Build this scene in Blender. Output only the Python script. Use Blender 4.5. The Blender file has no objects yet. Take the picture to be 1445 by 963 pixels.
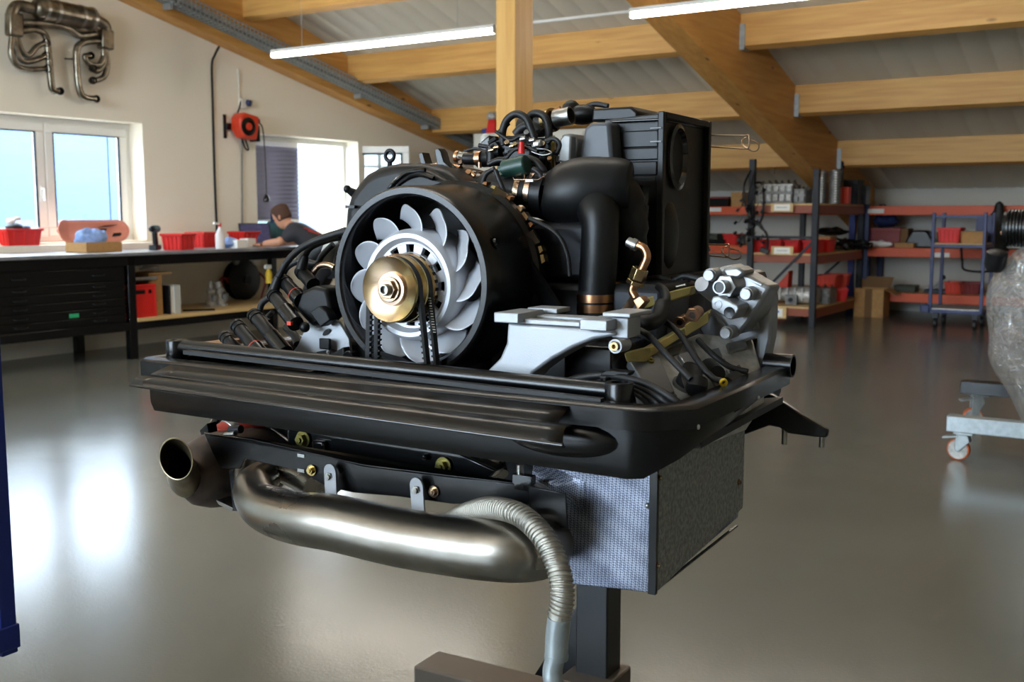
import bpy, bmesh, math, random
from math import sin, cos, pi, radians as R_, tau
from mathutils import Vector as V, Matrix, Euler, noise
sc = bpy.context.scene
col = sc.collection
# ---------------------------------------------------------------- camera
CAM_H = 1.3; YAW = R_(33); PITCH = math.atan(179.5/1500)
cd = bpy.data.cameras.new('camera'); cam = bpy.data.objects.new('camera', cd); col.objects.link(cam)
cam.location = (0, 0, CAM_H); cam.rotation_euler = (pi/2-PITCH, 0, YAW)
cd.sensor_width = 36; cd.lens = 36*1500/1445; cd.clip_start = .05; cd.clip_end = 200
cd.dof.use_dof = True; cd.dof.focus_distance = 1.62; cd.dof.aperture_fstop = 10
sc.camera = cam
# ---------------------------------------------------------------- sky
w = bpy.data.worlds.new('sky'); sc.world = w; w.use_nodes = True
bg = w.node_tree.nodes['Background']; bg.inputs['Color'].default_value = (.80, .90, 1, 1); bg.inputs['Strength'].default_value = 14.0
# ---------------------------------------------------------------- exposure
vs = sc.view_settings; vs.view_transform = 'Standard'; vs.look = 'None'; vs.gamma = 1; vs.use_curve_mapping = False
vs.exposure = 0.72
# daylight entering by the windows of the left wall and by the glazed front (area lights in the openings)
def area(name, loc, rot, sx, sy, power, color):
    l = bpy.data.lights.new(name, 'AREA'); l.shape = 'RECTANGLE'; l.size = sx; l.size_y = sy; l.energy = power; l.color = color
    o = bpy.data.objects.new(name, l); o.location = loc; o.rotation_euler = rot; col.objects.link(o); return o
DAY = (.86, .93, 1)
for i, (yc, wy) in enumerate(((5.55, 2.5), (9.35, 1.7), (2.3, 2.5), (-1.2, 2.5))):
    a_ = area("daylight_window", (-9.3, yc, 1.62), (0, -pi/2, 0), 1.15, wy, 100, DAY); a_.data.cycles.is_portal = True
g_ = area("daylight_gate", (-4, -6.4, 2.6), (pi/2, 0, 0), 5, 3.4, 260, DAY); g_.data.cycles.is_portal = True

# ---------------------------------------------------------------- pixel -> point on a real plane (1445 x 963 frame)
def ray(u, v, yaw):
    fw = V((-sin(yaw)*cos(PITCH), cos(yaw)*cos(PITCH), -sin(PITCH))); rt = V((cos(yaw), sin(yaw), 0)); up = rt.cross(fw)
    return fw + rt*((u-722.5)/1500) - up*((v-481.5)/1500)
def at(u, v, x=None, y=None, z=None, yaw=YAW):
    d = ray(u, v, yaw); c = V((0, 0, CAM_H))
    t = x/d.x if x is not None else y/d.y if y is not None else (z-CAM_H)/d.z
    return c + d*t
# ---------------------------------------------------------------- materials
def lin(h):
    h = h.lstrip('#'); c = [int(h[i:i+2], 16)/255 for i in (0, 2, 4)]
    return tuple(x/12.92 if x <= .04045 else ((x+.055)/1.055)**2.4 for x in c)
def mat(name, hexc, rough=.5, metal=0., var=0., vscale=8., bump=0., bscale=60., coat=0., hex2=None, rvar=0., spec=None, detail=4):
    m = bpy.data.materials.new(name); m.use_nodes = True; nt = m.node_tree; b = nt.nodes['Principled BSDF']
    c = lin(hexc); b.inputs['Base Color'].default_value = (*c, 1); b.inputs['Roughness'].default_value = rough; b.inputs['Metallic'].default_value = metal
    if coat: b.inputs['Coat Weight'].default_value = coat; b.inputs['Coat Roughness'].default_value = .08
    if spec is not None: b.inputs['Specular IOR Level'].default_value = spec
    tc = nt.nodes.new('ShaderNodeTexCoord')
    if var or hex2 or rvar:
        n = nt.nodes.new('ShaderNodeTexNoise'); n.inputs['Scale'].default_value = vscale; n.inputs['Detail'].default_value = detail
        nt.links.new(tc.outputs['Object'], n.inputs['Vector'])
        rp = nt.nodes.new('ShaderNodeValToRGB'); rp.color_ramp.elements[0].position = .35; rp.color_ramp.elements[1].position = .65
        c2 = lin(hex2) if hex2 else tuple(min(1, x*(1+var)) for x in c)
        c1 = c if hex2 else tuple(x*(1-var) for x in c)
        rp.color_ramp.elements[0].color = (*c1, 1); rp.color_ramp.elements[1].color = (*c2, 1)
        nt.links.new(n.outputs['Fac'], rp.inputs['Fac'])
        if var or hex2: nt.links.new(rp.outputs['Color'], b.inputs['Base Color'])
        if rvar:
            mr = nt.nodes.new('ShaderNodeMapRange'); mr.inputs['From Min'].default_value = .3; mr.inputs['From Max'].default_value = .7
            mr.inputs['To Min'].default_value = max(.02, rough-rvar); mr.inputs['To Max'].default_value = rough+rvar
            nt.links.new(n.outputs['Fac'], mr.inputs['Value']); nt.links.new(mr.outputs['Result'], b.inputs['Roughness'])
    if bump:
        n2 = nt.nodes.new('ShaderNodeTexNoise'); n2.inputs['Scale'].default_value = bscale; n2.inputs['Detail'].default_value = 3
        nt.links.new(tc.outputs['Object'], n2.inputs['Vector'])
        bp = nt.nodes.new('ShaderNodeBump'); bp.inputs['Strength'].default_value = bump; bp.inputs['Distance'].default_value = .002
        nt.links.new(n2.outputs['Fac'], bp.inputs['Height']); nt.links.new(bp.outputs['Normal'], b.inputs['Normal'])
    return m
def wood(name, axis, c1, c2, knots=True):
    m = bpy.data.materials.new(name); m.use_nodes = True; nt = m.node_tree; b = nt.nodes['Principled BSDF']; b.inputs['Roughness'].default_value = .55
    tc = nt.nodes.new('ShaderNodeTexCoord'); mp = nt.nodes.new('ShaderNodeMapping')
    s = [9, 9, 9]; s[axis] = .6; mp.inputs['Scale'].default_value = s
    nt.links.new(tc.outputs['Object'], mp.inputs['Vector'])
    n = nt.nodes.new('ShaderNodeTexNoise'); n.inputs['Scale'].default_value = 2.4; n.inputs['Detail'].default_value = 6; n.inputs['Distortion'].default_value = .4
    nt.links.new(mp.outputs['Vector'], n.inputs['Vector'])
    rp = nt.nodes.new('ShaderNodeValToRGB'); rp.color_ramp.elements[0].position = .3; rp.color_ramp.elements[1].position = .7
    rp.color_ramp.elements[0].color = (*lin(c1), 1); rp.color_ramp.elements[1].color = (*lin(c2), 1)
    nt.links.new(n.outputs['Fac'], rp.inputs['Fac']); out = rp.outputs['Color']
    if knots:
        mp2 = nt.nodes.new('ShaderNodeMapping'); s = [4.2, 4.2, 4.2]; s[axis] = 1.5; mp2.inputs['Scale'].default_value = s
        nt.links.new(tc.outputs['Object'], mp2.inputs['Vector'])
        vo = nt.nodes.new('ShaderNodeTexVoronoi'); vo.inputs['Scale'].default_value = 1.1; nt.links.new(mp2.outputs['Vector'], vo.inputs['Vector'])
        r2 = nt.nodes.new('ShaderNodeValToRGB'); r2.color_ramp.elements[0].position = .03; r2.color_ramp.elements[1].position = .1
        r2.color_ramp.elements[0].color = (*lin('#6b3f1c'), 1); r2.color_ramp.elements[1].color = (1, 1, 1, 1)
        nt.links.new(vo.outputs['Distance'], r2.inputs['Fac'])
        mx = nt.nodes.new('ShaderNodeMix'); mx.data_type = 'RGBA'; mx.blend_type = 'MULTIPLY'; mx.inputs['Factor'].default_value = .8
        nt.links.new(out, mx.inputs['A']); nt.links.new(r2.outputs['Color'], mx.inputs['B']); out = mx.outputs['Result']
    nt.links.new(out, b.inputs['Base Color'])
    return m
def thin_glass(name, tint=(.93, .97, 1), refl=.08, rough=.02, bump=0, bscale=12, mixfac=None):
    m = bpy.data.materials.new(name); m.use_nodes = True; nt = m.node_tree; nt.nodes.clear()
    o = nt.nodes.new('ShaderNodeOutputMaterial'); t = nt.nodes.new('ShaderNodeBsdfTransparent'); g = nt.nodes.new('ShaderNodeBsdfGlossy')
    t.inputs['Color'].default_value = (*tint, 1); g.inputs['Roughness'].default_value = rough
    mx = nt.nodes.new('ShaderNodeMixShader'); mx.inputs['Fac'].default_value = refl
    nt.links.new(t.outputs[0], mx.inputs[1]); nt.links.new(g.outputs[0], mx.inputs[2]); nt.links.new(mx.outputs[0], o.inputs['Surface'])
    if bump:
        tc = nt.nodes.new('ShaderNodeTexCoord'); n = nt.nodes.new('ShaderNodeTexNoise'); n.inputs['Scale'].default_value = bscale; n.inputs['Detail'].default_value = 3; n.inputs['Distortion'].default_value = 1.2
        nt.links.new(tc.outputs['Object'], n.inputs['Vector'])
        bp = nt.nodes.new('ShaderNodeBump'); bp.inputs['Strength'].default_value = bump; bp.inputs['Distance'].default_value = .03
        nt.links.new(n.outputs['Fac'], bp.inputs['Height']); nt.links.new(bp.outputs['Normal'], g.inputs['Normal'])
    return m
def emit(name, color, s):
    m = bpy.data.materials.new(name); m.use_nodes = True; b = m.node_tree.nodes['Principled BSDF']
    b.inputs['Base Color'].default_value = (.9, .9, .9, 1); b.inputs['Emission Color'].default_value = (*color, 1); b.inputs['Emission Strength'].default_value = s
    return m
# ---------------------------------------------------------------- mesh builder
def frame(d):
    d = d.normalized(); a = V((0, 0, 1)) if abs(d.z) < .9 else V((1, 0, 0)); x = a.cross(d).normalized(); return x, d.cross(x), d
def spline(pts, n=6, closed=False):
    pts = [V(p) for p in pts]; out = []; N = len(pts)
    if N < 3 and not closed: return pts
    rng = N if closed else N-1
    for i in range(rng):
        if closed: p0, p1, p2, p3 = pts[i-1], pts[i], pts[(i+1) % N], pts[(i+2) % N]
        else: p0, p1, p2, p3 = pts[max(i-1, 0)], pts[i], pts[i+1], pts[min(i+2, N-1)]
        for k in range(n):
            t = k/n; out.append(.5*((2*p1)+(p2-p0)*t+(2*p0-5*p1+4*p2-p3)*t*t+(3*p1-p0-3*p2+p3)*t**3))
    if not closed: out.append(pts[-1])
    return out
def stube(pts, n=28, seg=6):
    c = [p for p, r in pts]; r = [V((q, 0, 0)) for p, q in pts]
    return MB().tube(spline(c, seg), [a.x for a in spline(r, seg)], n)
class MB:
    def __init__(s): s.v = []; s.f = []
    def add(s, vs, fs):
        o = len(s.v); s.v += [V(p) for p in vs]; s.f += [[o+i for i in f] for f in fs]; return s
    def box(s, c, sz, rot=None, M=None):
        h = V(sz)/2; P = [V((x*h.x, y*h.y, z*h.z)) for z in (-1, 1) for y in (-1, 1) for x in (-1, 1)]
        if rot is not None: m = Euler(rot).to_matrix(); P = [m @ p for p in P]
        if M is not None: P = [M @ p for p in P]
        return s.add([p+V(c) for p in P], [(0, 2, 3, 1), (4, 5, 7, 6), (0, 1, 5, 4), (2, 6, 7, 3), (0, 4, 6, 2), (1, 3, 7, 5)])
    def bb(s, a, b):
        a = V(a); b = V(b); return s.box((a+b)/2, [abs(x) for x in (b-a)])
    def beam(s, p, q, w, h, up=(0, 0, 1)):
        p = V(p); q = V(q); d = (q-p).normalized(); x = d.cross(V(up)).normalized(); u = x.cross(d)
        P = [a + x*(i*w/2) + u*(j*h/2) for a in (p, q) for j in (-1, 1) for i in (-1, 1)]
        return s.add(P, [(0, 1, 3, 2), (4, 6, 7, 5), (0, 4, 5, 1), (2, 3, 7, 6), (0, 2, 6, 4), (1, 5, 7, 3)])
    def tube(s, pts, r, n=12, caps=True, closed=False, flat=1.):
        pts = [V(p) for p in pts]; N = len(pts); rs = r if isinstance(r, (list, tuple)) else [r]*N
        rs = [rs[min(int(i*len(rs)/N), len(rs)-1)] for i in range(N)] if len(rs) != N else rs
        T = []
        for i in range(N):
            a = pts[i-1] if (i or closed) else pts[0]; b = pts[(i+1) % N] if (i < N-1 or closed) else pts[-1]
            T.append((b-a).normalized())
        x, y, _ = frame(T[0]); vs = []; prev = T[0]
        for i in range(N):
            q = prev.rotation_difference(T[i]); x = q @ x; x = (x-T[i]*x.dot(T[i])).normalized(); y = T[i].cross(x); prev = T[i]
            vs += [pts[i]+x*(rs[i]*cos(tau*k/n))+y*(rs[i]*flat*sin(tau*k/n)) for k in range(n)]
        fs = []
        for i in range(N if closed else N-1):
            j = (i+1) % N
            for k in range(n): fs.append((i*n+k, i*n+(k+1) % n, j*n+(k+1) % n, j*n+k))
        if caps and not closed: fs.append(tuple(range(n-1, -1, -1))); fs.append(tuple((N-1)*n+k for k in range(n)))
        return s.add(vs, fs)
    def cyl(s, p, q, r, n=16, r2=None): return s.tube([p, q], [r, r if r2 is None else r2], n)
    def pipe(s, pts, r, t, n=16):                                   # open pipe with wall thickness: outer, inner, both rims
        pts = [V(p) for p in pts]; o = len(s.v); N = len(pts)
        rs = r if isinstance(r, (list, tuple)) else [r]*N
        s.tube(pts, rs, n, caps=False); o2 = len(s.v); s.tube(pts, [a-t for a in rs], n, caps=False)
        k = len(s.f)-(N-1)*n; s.f[k:] = [f[::-1] for f in s.f[k:]]
        for e in (0, (N-1)*n):
            for i in range(n):
                a, b = o+e+i, o+e+(i+1) % n; c, d = o2+e+(i+1) % n, o2+e+i
                s.f.append([a, d, c, b] if e == 0 else [a, b, c, d])
        return s
    def lathe(s, c, axis, prof, n=32, a0=0, arc=tau):               # prof: (radius, distance along axis)
        c = V(c); x, y, d = frame(V(axis)); vs = []; full = abs(arc-tau) < 1e-6; m = n if full else n+1
        for r, h in prof:
            vs += [c+d*h+x*(r*cos(a0+arc*k/n))+y*(r*sin(a0+arc*k/n)) for k in range(m)]
        fs = []
        for i in range(len(prof)-1):
            for k in range(n):
                k2 = (k+1) % m; fs.append((i*m+k, i*m+k2, (i+1)*m+k2, (i+1)*m+k))
        return s.add(vs, fs)
    def prism(s, poly, ext):                                        # polygon (list of points) extruded by vector
        poly = [V(p) for p in poly]; e = V(ext); n = len(poly)
        return s.add(poly+[p+e for p in poly], [tuple(range(n-1, -1, -1)), tuple(range(n, 2*n))]+[(i, (i+1) % n, n+(i+1) % n, n+i) for i in range(n)])
    def loft(s, rings, cap=True):
        n = len(rings[0]); vs = [p for r in rings for p in r]; fs = []
        for i in range(len(rings)-1):
            for k in range(n): fs.append((i*n+k, i*n+(k+1) % n, (i+1)*n+(k+1) % n, (i+1)*n+k))
        if cap: fs.append(tuple(range(n-1, -1, -1))); fs.append(tuple((len(rings)-1)*n+k for k in range(n)))
        return s.add(vs, fs)
    def grid(s, rows):                                              # open sheet from rows of points
        n = len(rows[0]); return s.add([p for r in rows for p in r], [(i*n+k, i*n+k+1, (i+1)*n+k+1, (i+1)*n+k) for i in range(len(rows)-1) for k in range(n-1)])
    def ball(s, c, r, n=12, sc_=(1, 1, 1)):
        c = V(c); vs = [c+V((0, 0, -r*sc_[2]))]; m = n//2
        for i in range(1, m):
            a = -pi/2+pi*i/m; vs += [c+V((r*sc_[0]*cos(a)*cos(tau*k/n), r*sc_[1]*cos(a)*sin(tau*k/n), r*sc_[2]*sin(a))) for k in range(n)]
        vs.append(c+V((0, 0, r*sc_[2]))); fs = [(0, 1+(k+1) % n, 1+k) for k in range(n)]
        for i in range(m-2):
            for k in range(n): a = 1+i*n; fs.append((a+k, a+(k+1) % n, a+n+(k+1) % n, a+n+k))
        a = 1+(m-2)*n; fs += [(a+k, a+(k+1) % n, len(vs)-1) for k in range(n)]
        return s.add(vs, fs)
    def hexa(s, c, axis, r, h):
        c = V(c); x, y, d = frame(V(axis)); return s.prism([c+x*(r*cos(tau*k/6))+y*(r*sin(tau*k/6)) for k in range(6)], d*h)
    def bolt(s, c, axis, r, h=None):                                # hex head on a washer
        h = h or r*.8; c = V(c); d = V(axis).normalized(); s.lathe(c, d, [(0, 0), (r*1.5, 0), (r*1.5, r*.22), (0, r*.22)], 16); s.hexa(c+d*(r*.22), d, r, h)
        return s.cyl(c+d*(r*.2+h), c+d*(r*.2+h+r*.35), r*.5, 10)
def obj(name, mb, m, parent=None, bevel=0, sub=0, solid=0, sharp=38, seg=2):
    me = bpy.data.meshes.new(name); off = V((0, 0, 0))
    me.from_pydata([tuple(p) for p in mb.v], [], mb.f); me.validate()
    bm = bmesh.new(); bm.from_mesh(me)
    if solid == 0: bmesh.ops.recalc_face_normals(bm, faces=bm.faces)
    bm.to_mesh(me); bm.free()
    me.polygons.foreach_set('use_smooth', [True]*len(me.polygons)); me.set_sharp_from_angle(angle=R_(sharp))
    me.materials.append(m)
    o = bpy.data.objects.new(name, me); col.objects.link(o)
    if parent: o.parent = parent
    if solid: md = o.modifiers.new('thickness', 'SOLIDIFY'); md.thickness = solid; md.offset = 0
    if sub: md = o.modifiers.new('smooth', 'SUBSURF'); md.levels = md.render_levels = sub
    if bevel: md = o.modifiers.new('edge', 'BEVEL'); md.width = bevel; md.segments = seg; md.limit_method = 'ANGLE'; md.angle_limit = R_(40); md.harden_normals = False
    return o
def tag(o, label=None, cat=None, group=None, kind=None):
    if label: o['label'] = label
    if cat: o['category'] = cat
    if group: o['group'] = group
    if kind: o['kind'] = kind
    return o
def empty(name, loc=(0, 0, 0), rz=0, label=None, cat=None, group=None, kind=None):
    o = bpy.data.objects.new(name, None); col.objects.link(o); o.location = loc; o.rotation_euler = (0, 0, rz); o.empty_display_size = .05
    return tag(o, label, cat, group, kind)
def kids(o): return [c for c in bpy.data.objects if c.parent == o]
def dup(o, loc, rz=None, label=None, group=None, parent=None):
    c = o.copy(); col.objects.link(c)
    if parent is None: c.location = loc
    else: c.parent = parent
    if rz is not None: c.rotation_euler = (0, 0, rz)
    if label: c['label'] = label
    if group: c['group'] = group
    for ch in kids(o): dup(ch, None, parent=c)
    return c
def origin_to(o, p):                                                # move a mesh thing's origin to its base
    p = V(p); o.data.transform(Matrix.Translation(-p)); o.location = p; return o
def text(name, s, size, m, parent, loc, rot, ext=.0005):
    c = bpy.data.curves.new(name, 'FONT'); c.body = s; c.size = size; c.extrude = ext; c.align_x = 'CENTER'; c.align_y = 'CENTER'
    t = bpy.data.objects.new(name, c); dg = None; col.objects.link(t)
    bpy.context.view_layer.update(); me = bpy.data.meshes.new_from_object(t); bpy.data.objects.remove(t)
    o = bpy.data.objects.new(name, me); me.materials.append(m); col.objects.link(o); o.location = loc; o.rotation_euler = rot; o.parent = parent; return o
rnd = random.Random(7)
def weave(name, c1, c2, scale, rot, metal=.6):
    m = mat(name, c1, .36, metal); nt = m.node_tree; b = nt.nodes['Principled BSDF']; tc = nt.nodes.new('ShaderNodeTexCoord'); mp = nt.nodes.new('ShaderNodeMapping'); mp.inputs['Rotation'].default_value = rot
    ck = nt.nodes.new('ShaderNodeTexChecker'); ck.inputs['Scale'].default_value = scale; ck.inputs['Color1'].default_value = (*lin(c1), 1); ck.inputs['Color2'].default_value = (*lin(c2), 1)
    nt.links.new(tc.outputs['Object'], mp.inputs['Vector']); nt.links.new(mp.outputs['Vector'], ck.inputs['Vector'])
    n = nt.nodes.new('ShaderNodeTexNoise'); n.inputs['Scale'].default_value = 14; n.inputs['Detail'].default_value = 5; nt.links.new(tc.outputs['Object'], n.inputs['Vector'])
    rp = nt.nodes.new('ShaderNodeValToRGB'); rp.color_ramp.elements[0].position = .35; rp.color_ramp.elements[1].position = .6; rp.color_ramp.elements[0].color = (.35, .36, .4, 1); rp.color_ramp.elements[1].color = (1, 1, 1, 1); nt.links.new(n.outputs['Fac'], rp.inputs['Fac'])
    mx = nt.nodes.new('ShaderNodeMix'); mx.data_type = 'RGBA'; mx.blend_type = 'MULTIPLY'; mx.inputs['Factor'].default_value = 1; nt.links.new(ck.outputs['Color'], mx.inputs['A']); nt.links.new(rp.outputs['Color'], mx.inputs['B']); nt.links.new(mx.outputs['Result'], b.inputs['Base Color'])
    bp = nt.nodes.new('ShaderNodeBump'); bp.inputs['Strength'].default_value = .6; bp.inputs['Distance'].default_value = .001; nt.links.new(ck.outputs['Fac'], bp.inputs['Height']); nt.links.new(bp.outputs['Normal'], b.inputs['Normal']); return m
M = dict(
 cream=mat('cream_wall_paint', '#f2e9d6', .75, bump=.1, bscale=40), white=mat('white_plastic', '#e8e6df', .4), offwhite=mat('off_white_paint', '#d9d5c8', .6),
 black=mat('black_satin_paint', '#070708', .27, spec=.45), blackmatte=mat('black_plastic', '#0c0d0e', .42, bump=.06, bscale=220, spec=.35),
 blackgloss=mat('black_gloss_paint', '#08090a', .16, coat=.4), rubber=mat('black_rubber', '#0d0d0e', .55), darkmetal=mat('dark_metal', '#26272a', .45, .7),
 dullzinc=mat('dull_zinc', '#6f6f70', .5, .6), satingold=mat('satin_gold_plating', '#b3a161', .42, .45, hex2='#8f8450', vscale=20),
 alu=mat('cast_aluminium', '#9b9da0', .42, .85, bump=.12, bscale=260), alublast=mat('blasted_aluminium', '#a9acb0', .5, .55, bump=.1, bscale=500),
 fan=mat('fan_aluminium', '#c9ccd3', .33, .35, bump=.04, bscale=400), steel=mat('steel', '#9c9a94', .3, 1, var=.2, vscale=14), zinc=mat('bright_zinc', '#9c9c99', .36, 1),
 muffler=mat('weathered_stainless', '#a5a19a', .31, 1, hex2='#8a8379', vscale=9, rvar=.08, detail=6), burnt=mat('heat_stained_steel', '#5c5049', .42, .8, hex2='#3c3634', vscale=16),
 tip=mat('burnt_tip_steel', '#a39577', .33, 1, hex2='#5b5244', vscale=14), gold=mat('yellow_zinc_plating', '#c4ad6c', .24, 1, hex2='#b59a8a', vscale=10), golddark=mat('dull_yellow_zinc', '#8c8047', .35, 1, hex2='#5d5a34', vscale=20),
 copper=mat('copper_zinc', '#c08f6a', .28, 1), red=mat('red_plastic', '#d8221c', .42), darkred=mat('dark_red_plastic', '#7d1b18', .5), orange=mat('orange_steel', '#d2521f', .5), orangered=mat('orange_red_plastic', '#d23c1e', .45),
 blue=mat('blue_steel', '#182f86', .42), cartblue=mat('dark_blue_steel', '#14235c', .45), navy=mat('navy_plastic', '#1d2b55', .5), green=mat('dark_green_plastic', '#1d4038', .4), card=mat('cardboard', '#b58a55', .8, var=.08, vscale=30), darkcard=mat('brown_cardboard', '#7a5a38', .85),
 grey=mat('grey_cast', '#7d7d7b', .5, .5, var=.25, vscale=25), lightgrey=mat('light_grey_cast', '#b7b6b1', .5, .4, var=.25, vscale=30), paper=mat('white_paper', '#ecebe4', .7), bluecloth=mat('blue_cloth', '#8fabe0', .9, var=.15, vscale=30), greentag=mat('green_tag', '#2fae74', .5),
 darkgreen=mat('olive_plastic', '#3b3f30', .6), skin=mat('skin', '#c48c6e', .55), hair=mat('brown_hair', '#4a2f20', .8, bump=.5, bscale=200), shirt=mat('dark_grey_shirt', '#2b2c33', .85), trousers=mat('black_trousers', '#1c1d22', .9), teal=mat('teal_plastic', '#1f5560', .4),
 redhose=mat('red_silicone', '#a03428', .4), heatshield=weave('silver_heat_fabric', '#b4bacb', '#666b7b', 430, (.4, .6, .5)), shieldside=mat('grey_heat_board', '#8b8d8c', .5, .45, var=.35, vscale=160, bump=.3, bscale=300),
 pine=wood('pine_board', 1, '#c9a468', '#d9bb85', False), galv=mat('galvanised_steel', '#a4acae', .42, .6, var=.12, vscale=30), darkside=mat('brown_orange_steel', '#8f4526', .5), yellow=mat('yellow_plastic', '#d8b62a', .5), salmon=mat('salmon_lacquer', '#dd8b72', .45), glass=thin_glass('window_glass'))
# ================================================================ THE SETTING
XW, YB, XR, YF = -8.9, 14.9, 7.0, -6.0
def zc(y): return 3.17-.302*(y-9.8)                                   # underside of the roof deck
# floor: grey sealed screed, blotchy and half glossy
fm = bpy.data.materials.new('sealed_screed'); fm.use_nodes = True; nt = fm.node_tree; b = nt.nodes['Principled BSDF']
tc = nt.nodes.new('ShaderNodeTexCoord')
n1 = nt.nodes.new('ShaderNodeTexNoise'); n1.inputs['Scale'].default_value = .9; n1.inputs['Detail'].default_value = 5; n1.inputs['Distortion'].default_value = .2
n2 = nt.nodes.new('ShaderNodeTexNoise'); n2.inputs['Scale'].default_value = 90; n2.inputs['Detail'].default_value = 3
for n in (n1, n2): nt.links.new(tc.outputs['Object'], n.inputs['Vector'])
rp = nt.nodes.new('ShaderNodeValToRGB'); rp.color_ramp.elements[0].position = .1; rp.color_ramp.elements[1].position = .9
rp.color_ramp.elements[0].color = (*lin('#656660'), 1); rp.color_ramp.elements[1].color = (*lin('#75766f'), 1)
nt.links.new(n1.outputs['Fac'], rp.inputs['Fac']); nt.links.new(rp.outputs['Color'], b.inputs['Base Color'])
mr = nt.nodes.new('ShaderNodeMapRange'); mr.inputs['From Min'].default_value = .1; mr.inputs['From Max'].default_value = .9; mr.inputs['To Min'].default_value = .13; mr.inputs['To Max'].default_value = .24
nt.links.new(n1.outputs['Fac'], mr.inputs['Value']); nt.links.new(mr.outputs['Result'], b.inputs['Roughness'])
bp = nt.nodes.new('ShaderNodeBump'); bp.inputs['Strength'].default_value = .12; bp.inputs['Distance'].default_value = .004
nt.links.new(n2.outputs['Fac'], bp.inputs['Height']); nt.links.new(bp.outputs['Normal'], b.inputs['Normal'])
tag(obj('floor', MB().bb((XW-.5, YF-.3, -.12), (XR+.3, YB+.3, 0)), fm), kind='structure')
# left wall with four window openings
wc = at(204, 260, x=XW).y; ws = at(64, 250, x=XW-.2).y
W = [(-2.45, .05), (1.05, 3.55), (2*ws-wc, wc), (at(362, 250, x=XW).y, at(506, 250, x=XW).y)]
Z0, Z1, WT = 1.04, 2.19, .36
m = MB(); ys = YF
for a, c in W:
    m.bb((XW-WT, ys, 0), (XW, a, 3.0)); m.bb((XW-WT, a, 0), (XW, c, Z0)); m.bb((XW-WT, a, Z1), (XW, c, 3.0)); ys = c
m.bb((XW-WT, ys, 0), (XW, YB, 3.0))
m.prism([(XW, YF, 3.0), (XW, 10.3, 3.0), (XW, YF, zc(YF)+.02)], (-WT, 0, 0))
tag(obj('wall_left', m, M['cream']), kind='structure')
tag(obj('wall_back', MB().bb((XW-WT, YB, 0), (XR+.3, YB+.3, 3.2)), mat('grey_white_wall', '#c2bfb5', .8)), kind='structure')
tag(obj('wall_right', MB().bb((XR, YF, 0), (XR+.3, YB, 8.2)), M['cream']), kind='structure')
m = MB(); m.bb((XW-WT, YF-.3, 0), (-6.5, YF, 8.2)); m.bb((-1.5, YF-.3, 0), (XR+.3, YF, 8.2)); m.bb((-6.5, YF-.3, 4.4), (-1.5, YF, 8.2)); m.bb((-6.5, YF-.3, 0), (-1.5, YF, .8))
tag(obj('wall_front', m, M['cream']), kind='structure')
# roof deck: trapezoidal sheet, ribs run down the slope
dm = mat('grey_deck_sheet', '#cfcabc', .5)
m = MB(); xs = []; x = XW-WT
while x < XR+.3:
    xs += [(x, 0), (x+.2, 0), (x+.215, .009), (x+.235, .009)]; x += .25
m.grid([[V((a, y, zc(y)+h)) for a, h in xs] for y in (YF-.3, YB+.3)])
ceil = tag(obj('ceiling', m, dm), kind='structure')
tag(obj('roof_insulation', MB().prism([(XW-WT, YF-.3, zc(YF-.3)+.05), (XR+.3, YF-.3, zc(YF-.3)+.05), (XR+.3, YB+.3, zc(YB+.3)+.05), (XW-WT, YB+.3, zc(YB+.3)+.05)], (0, 0, .15)), dm, ceil))
gx = wood('glulam_across', 0, '#c48f4a', '#dcab62'); gy = wood('glulam_along', 1, '#bd8440', '#d39d54'); gz = wood('glulam_upright', 2, '#d29c50', '#e3b468')
XRF = -3.8                                                             # right face of the middle rafter
def rafter(x0, x1, low):                                               # low(y): lower edge
    return MB().prism([(x0, YF, low(YF)), (x0, YB, low(YB)), (x0, YB, zc(YB)), (x0, YF, zc(YF))], (x1-x0, 0, 0))
lowL = lambda y: 3.337-.2165*(y-6.75)
lowM = lambda y: 2.517-.284*(y-9.67)
def clipraf(x0, x1, low, yend):
    return MB().prism([(x0, YF, low(YF)), (x0, yend, low(yend)), (x0, yend, zc(yend)), (x0, YF, zc(YF))], (x1-x0, 0, 0))
obj('rafter', clipraf(XW, XW+.2, lowL, 14.0), gy, ceil, bevel=.006); obj('rafter', clipraf(XRF-.25, XRF, lowM, YB), gy, ceil, bevel=.006); obj('rafter', clipraf(1.4, 1.65, lowM, YB), gy, ceil, bevel=.006)
py = [9.86-1.64*4, 9.86-1.64*3, 9.86-1.64*2, 9.86-1.64, 9.86, 11.5, 13.14]
for i, y in enumerate(py):
    for x0, x1 in ((XW+.2, XRF-.25), (XRF, 1.4), (1.65, XR)):
        zb = zc(y)-.28
        P = obj('purlin', MB().prism([(x0, y-.06, zb), (x0, y+.06, zb-.03), (x0, y+.06, zc(y+.06)), (x0, y-.06, zc(y-.06))], (x1-x0, 0, 0)), gx, ceil, bevel=.004)
        if x0 == XRF and i > 3:
            h = MB(); h.bb((x0, y-.075, zb-.02), (x0+.05, y-.062, zb+.2)); h.bb((x0, y-.075, zb-.035), (x0+.05, y+.07, zb-.022)); h.bb((x0, y+.062, zb-.03), (x0+.05, y+.075, zb+.2))
            obj('joist_hanger', h, M['galv'], P)
# glulam column under the middle rafter
c0 = at(700, 200, x=-4.05); yc0 = c0.y; cx1 = at(727, 200, y=yc0).x; yc1 = at(752, 200, x=cx1).y
obj('support_column', MB().bb((-4.05, yc0, 0), (cx1, yc1, lowM((yc0+yc1)/2))), gz, ceil, bevel=.006)
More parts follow.
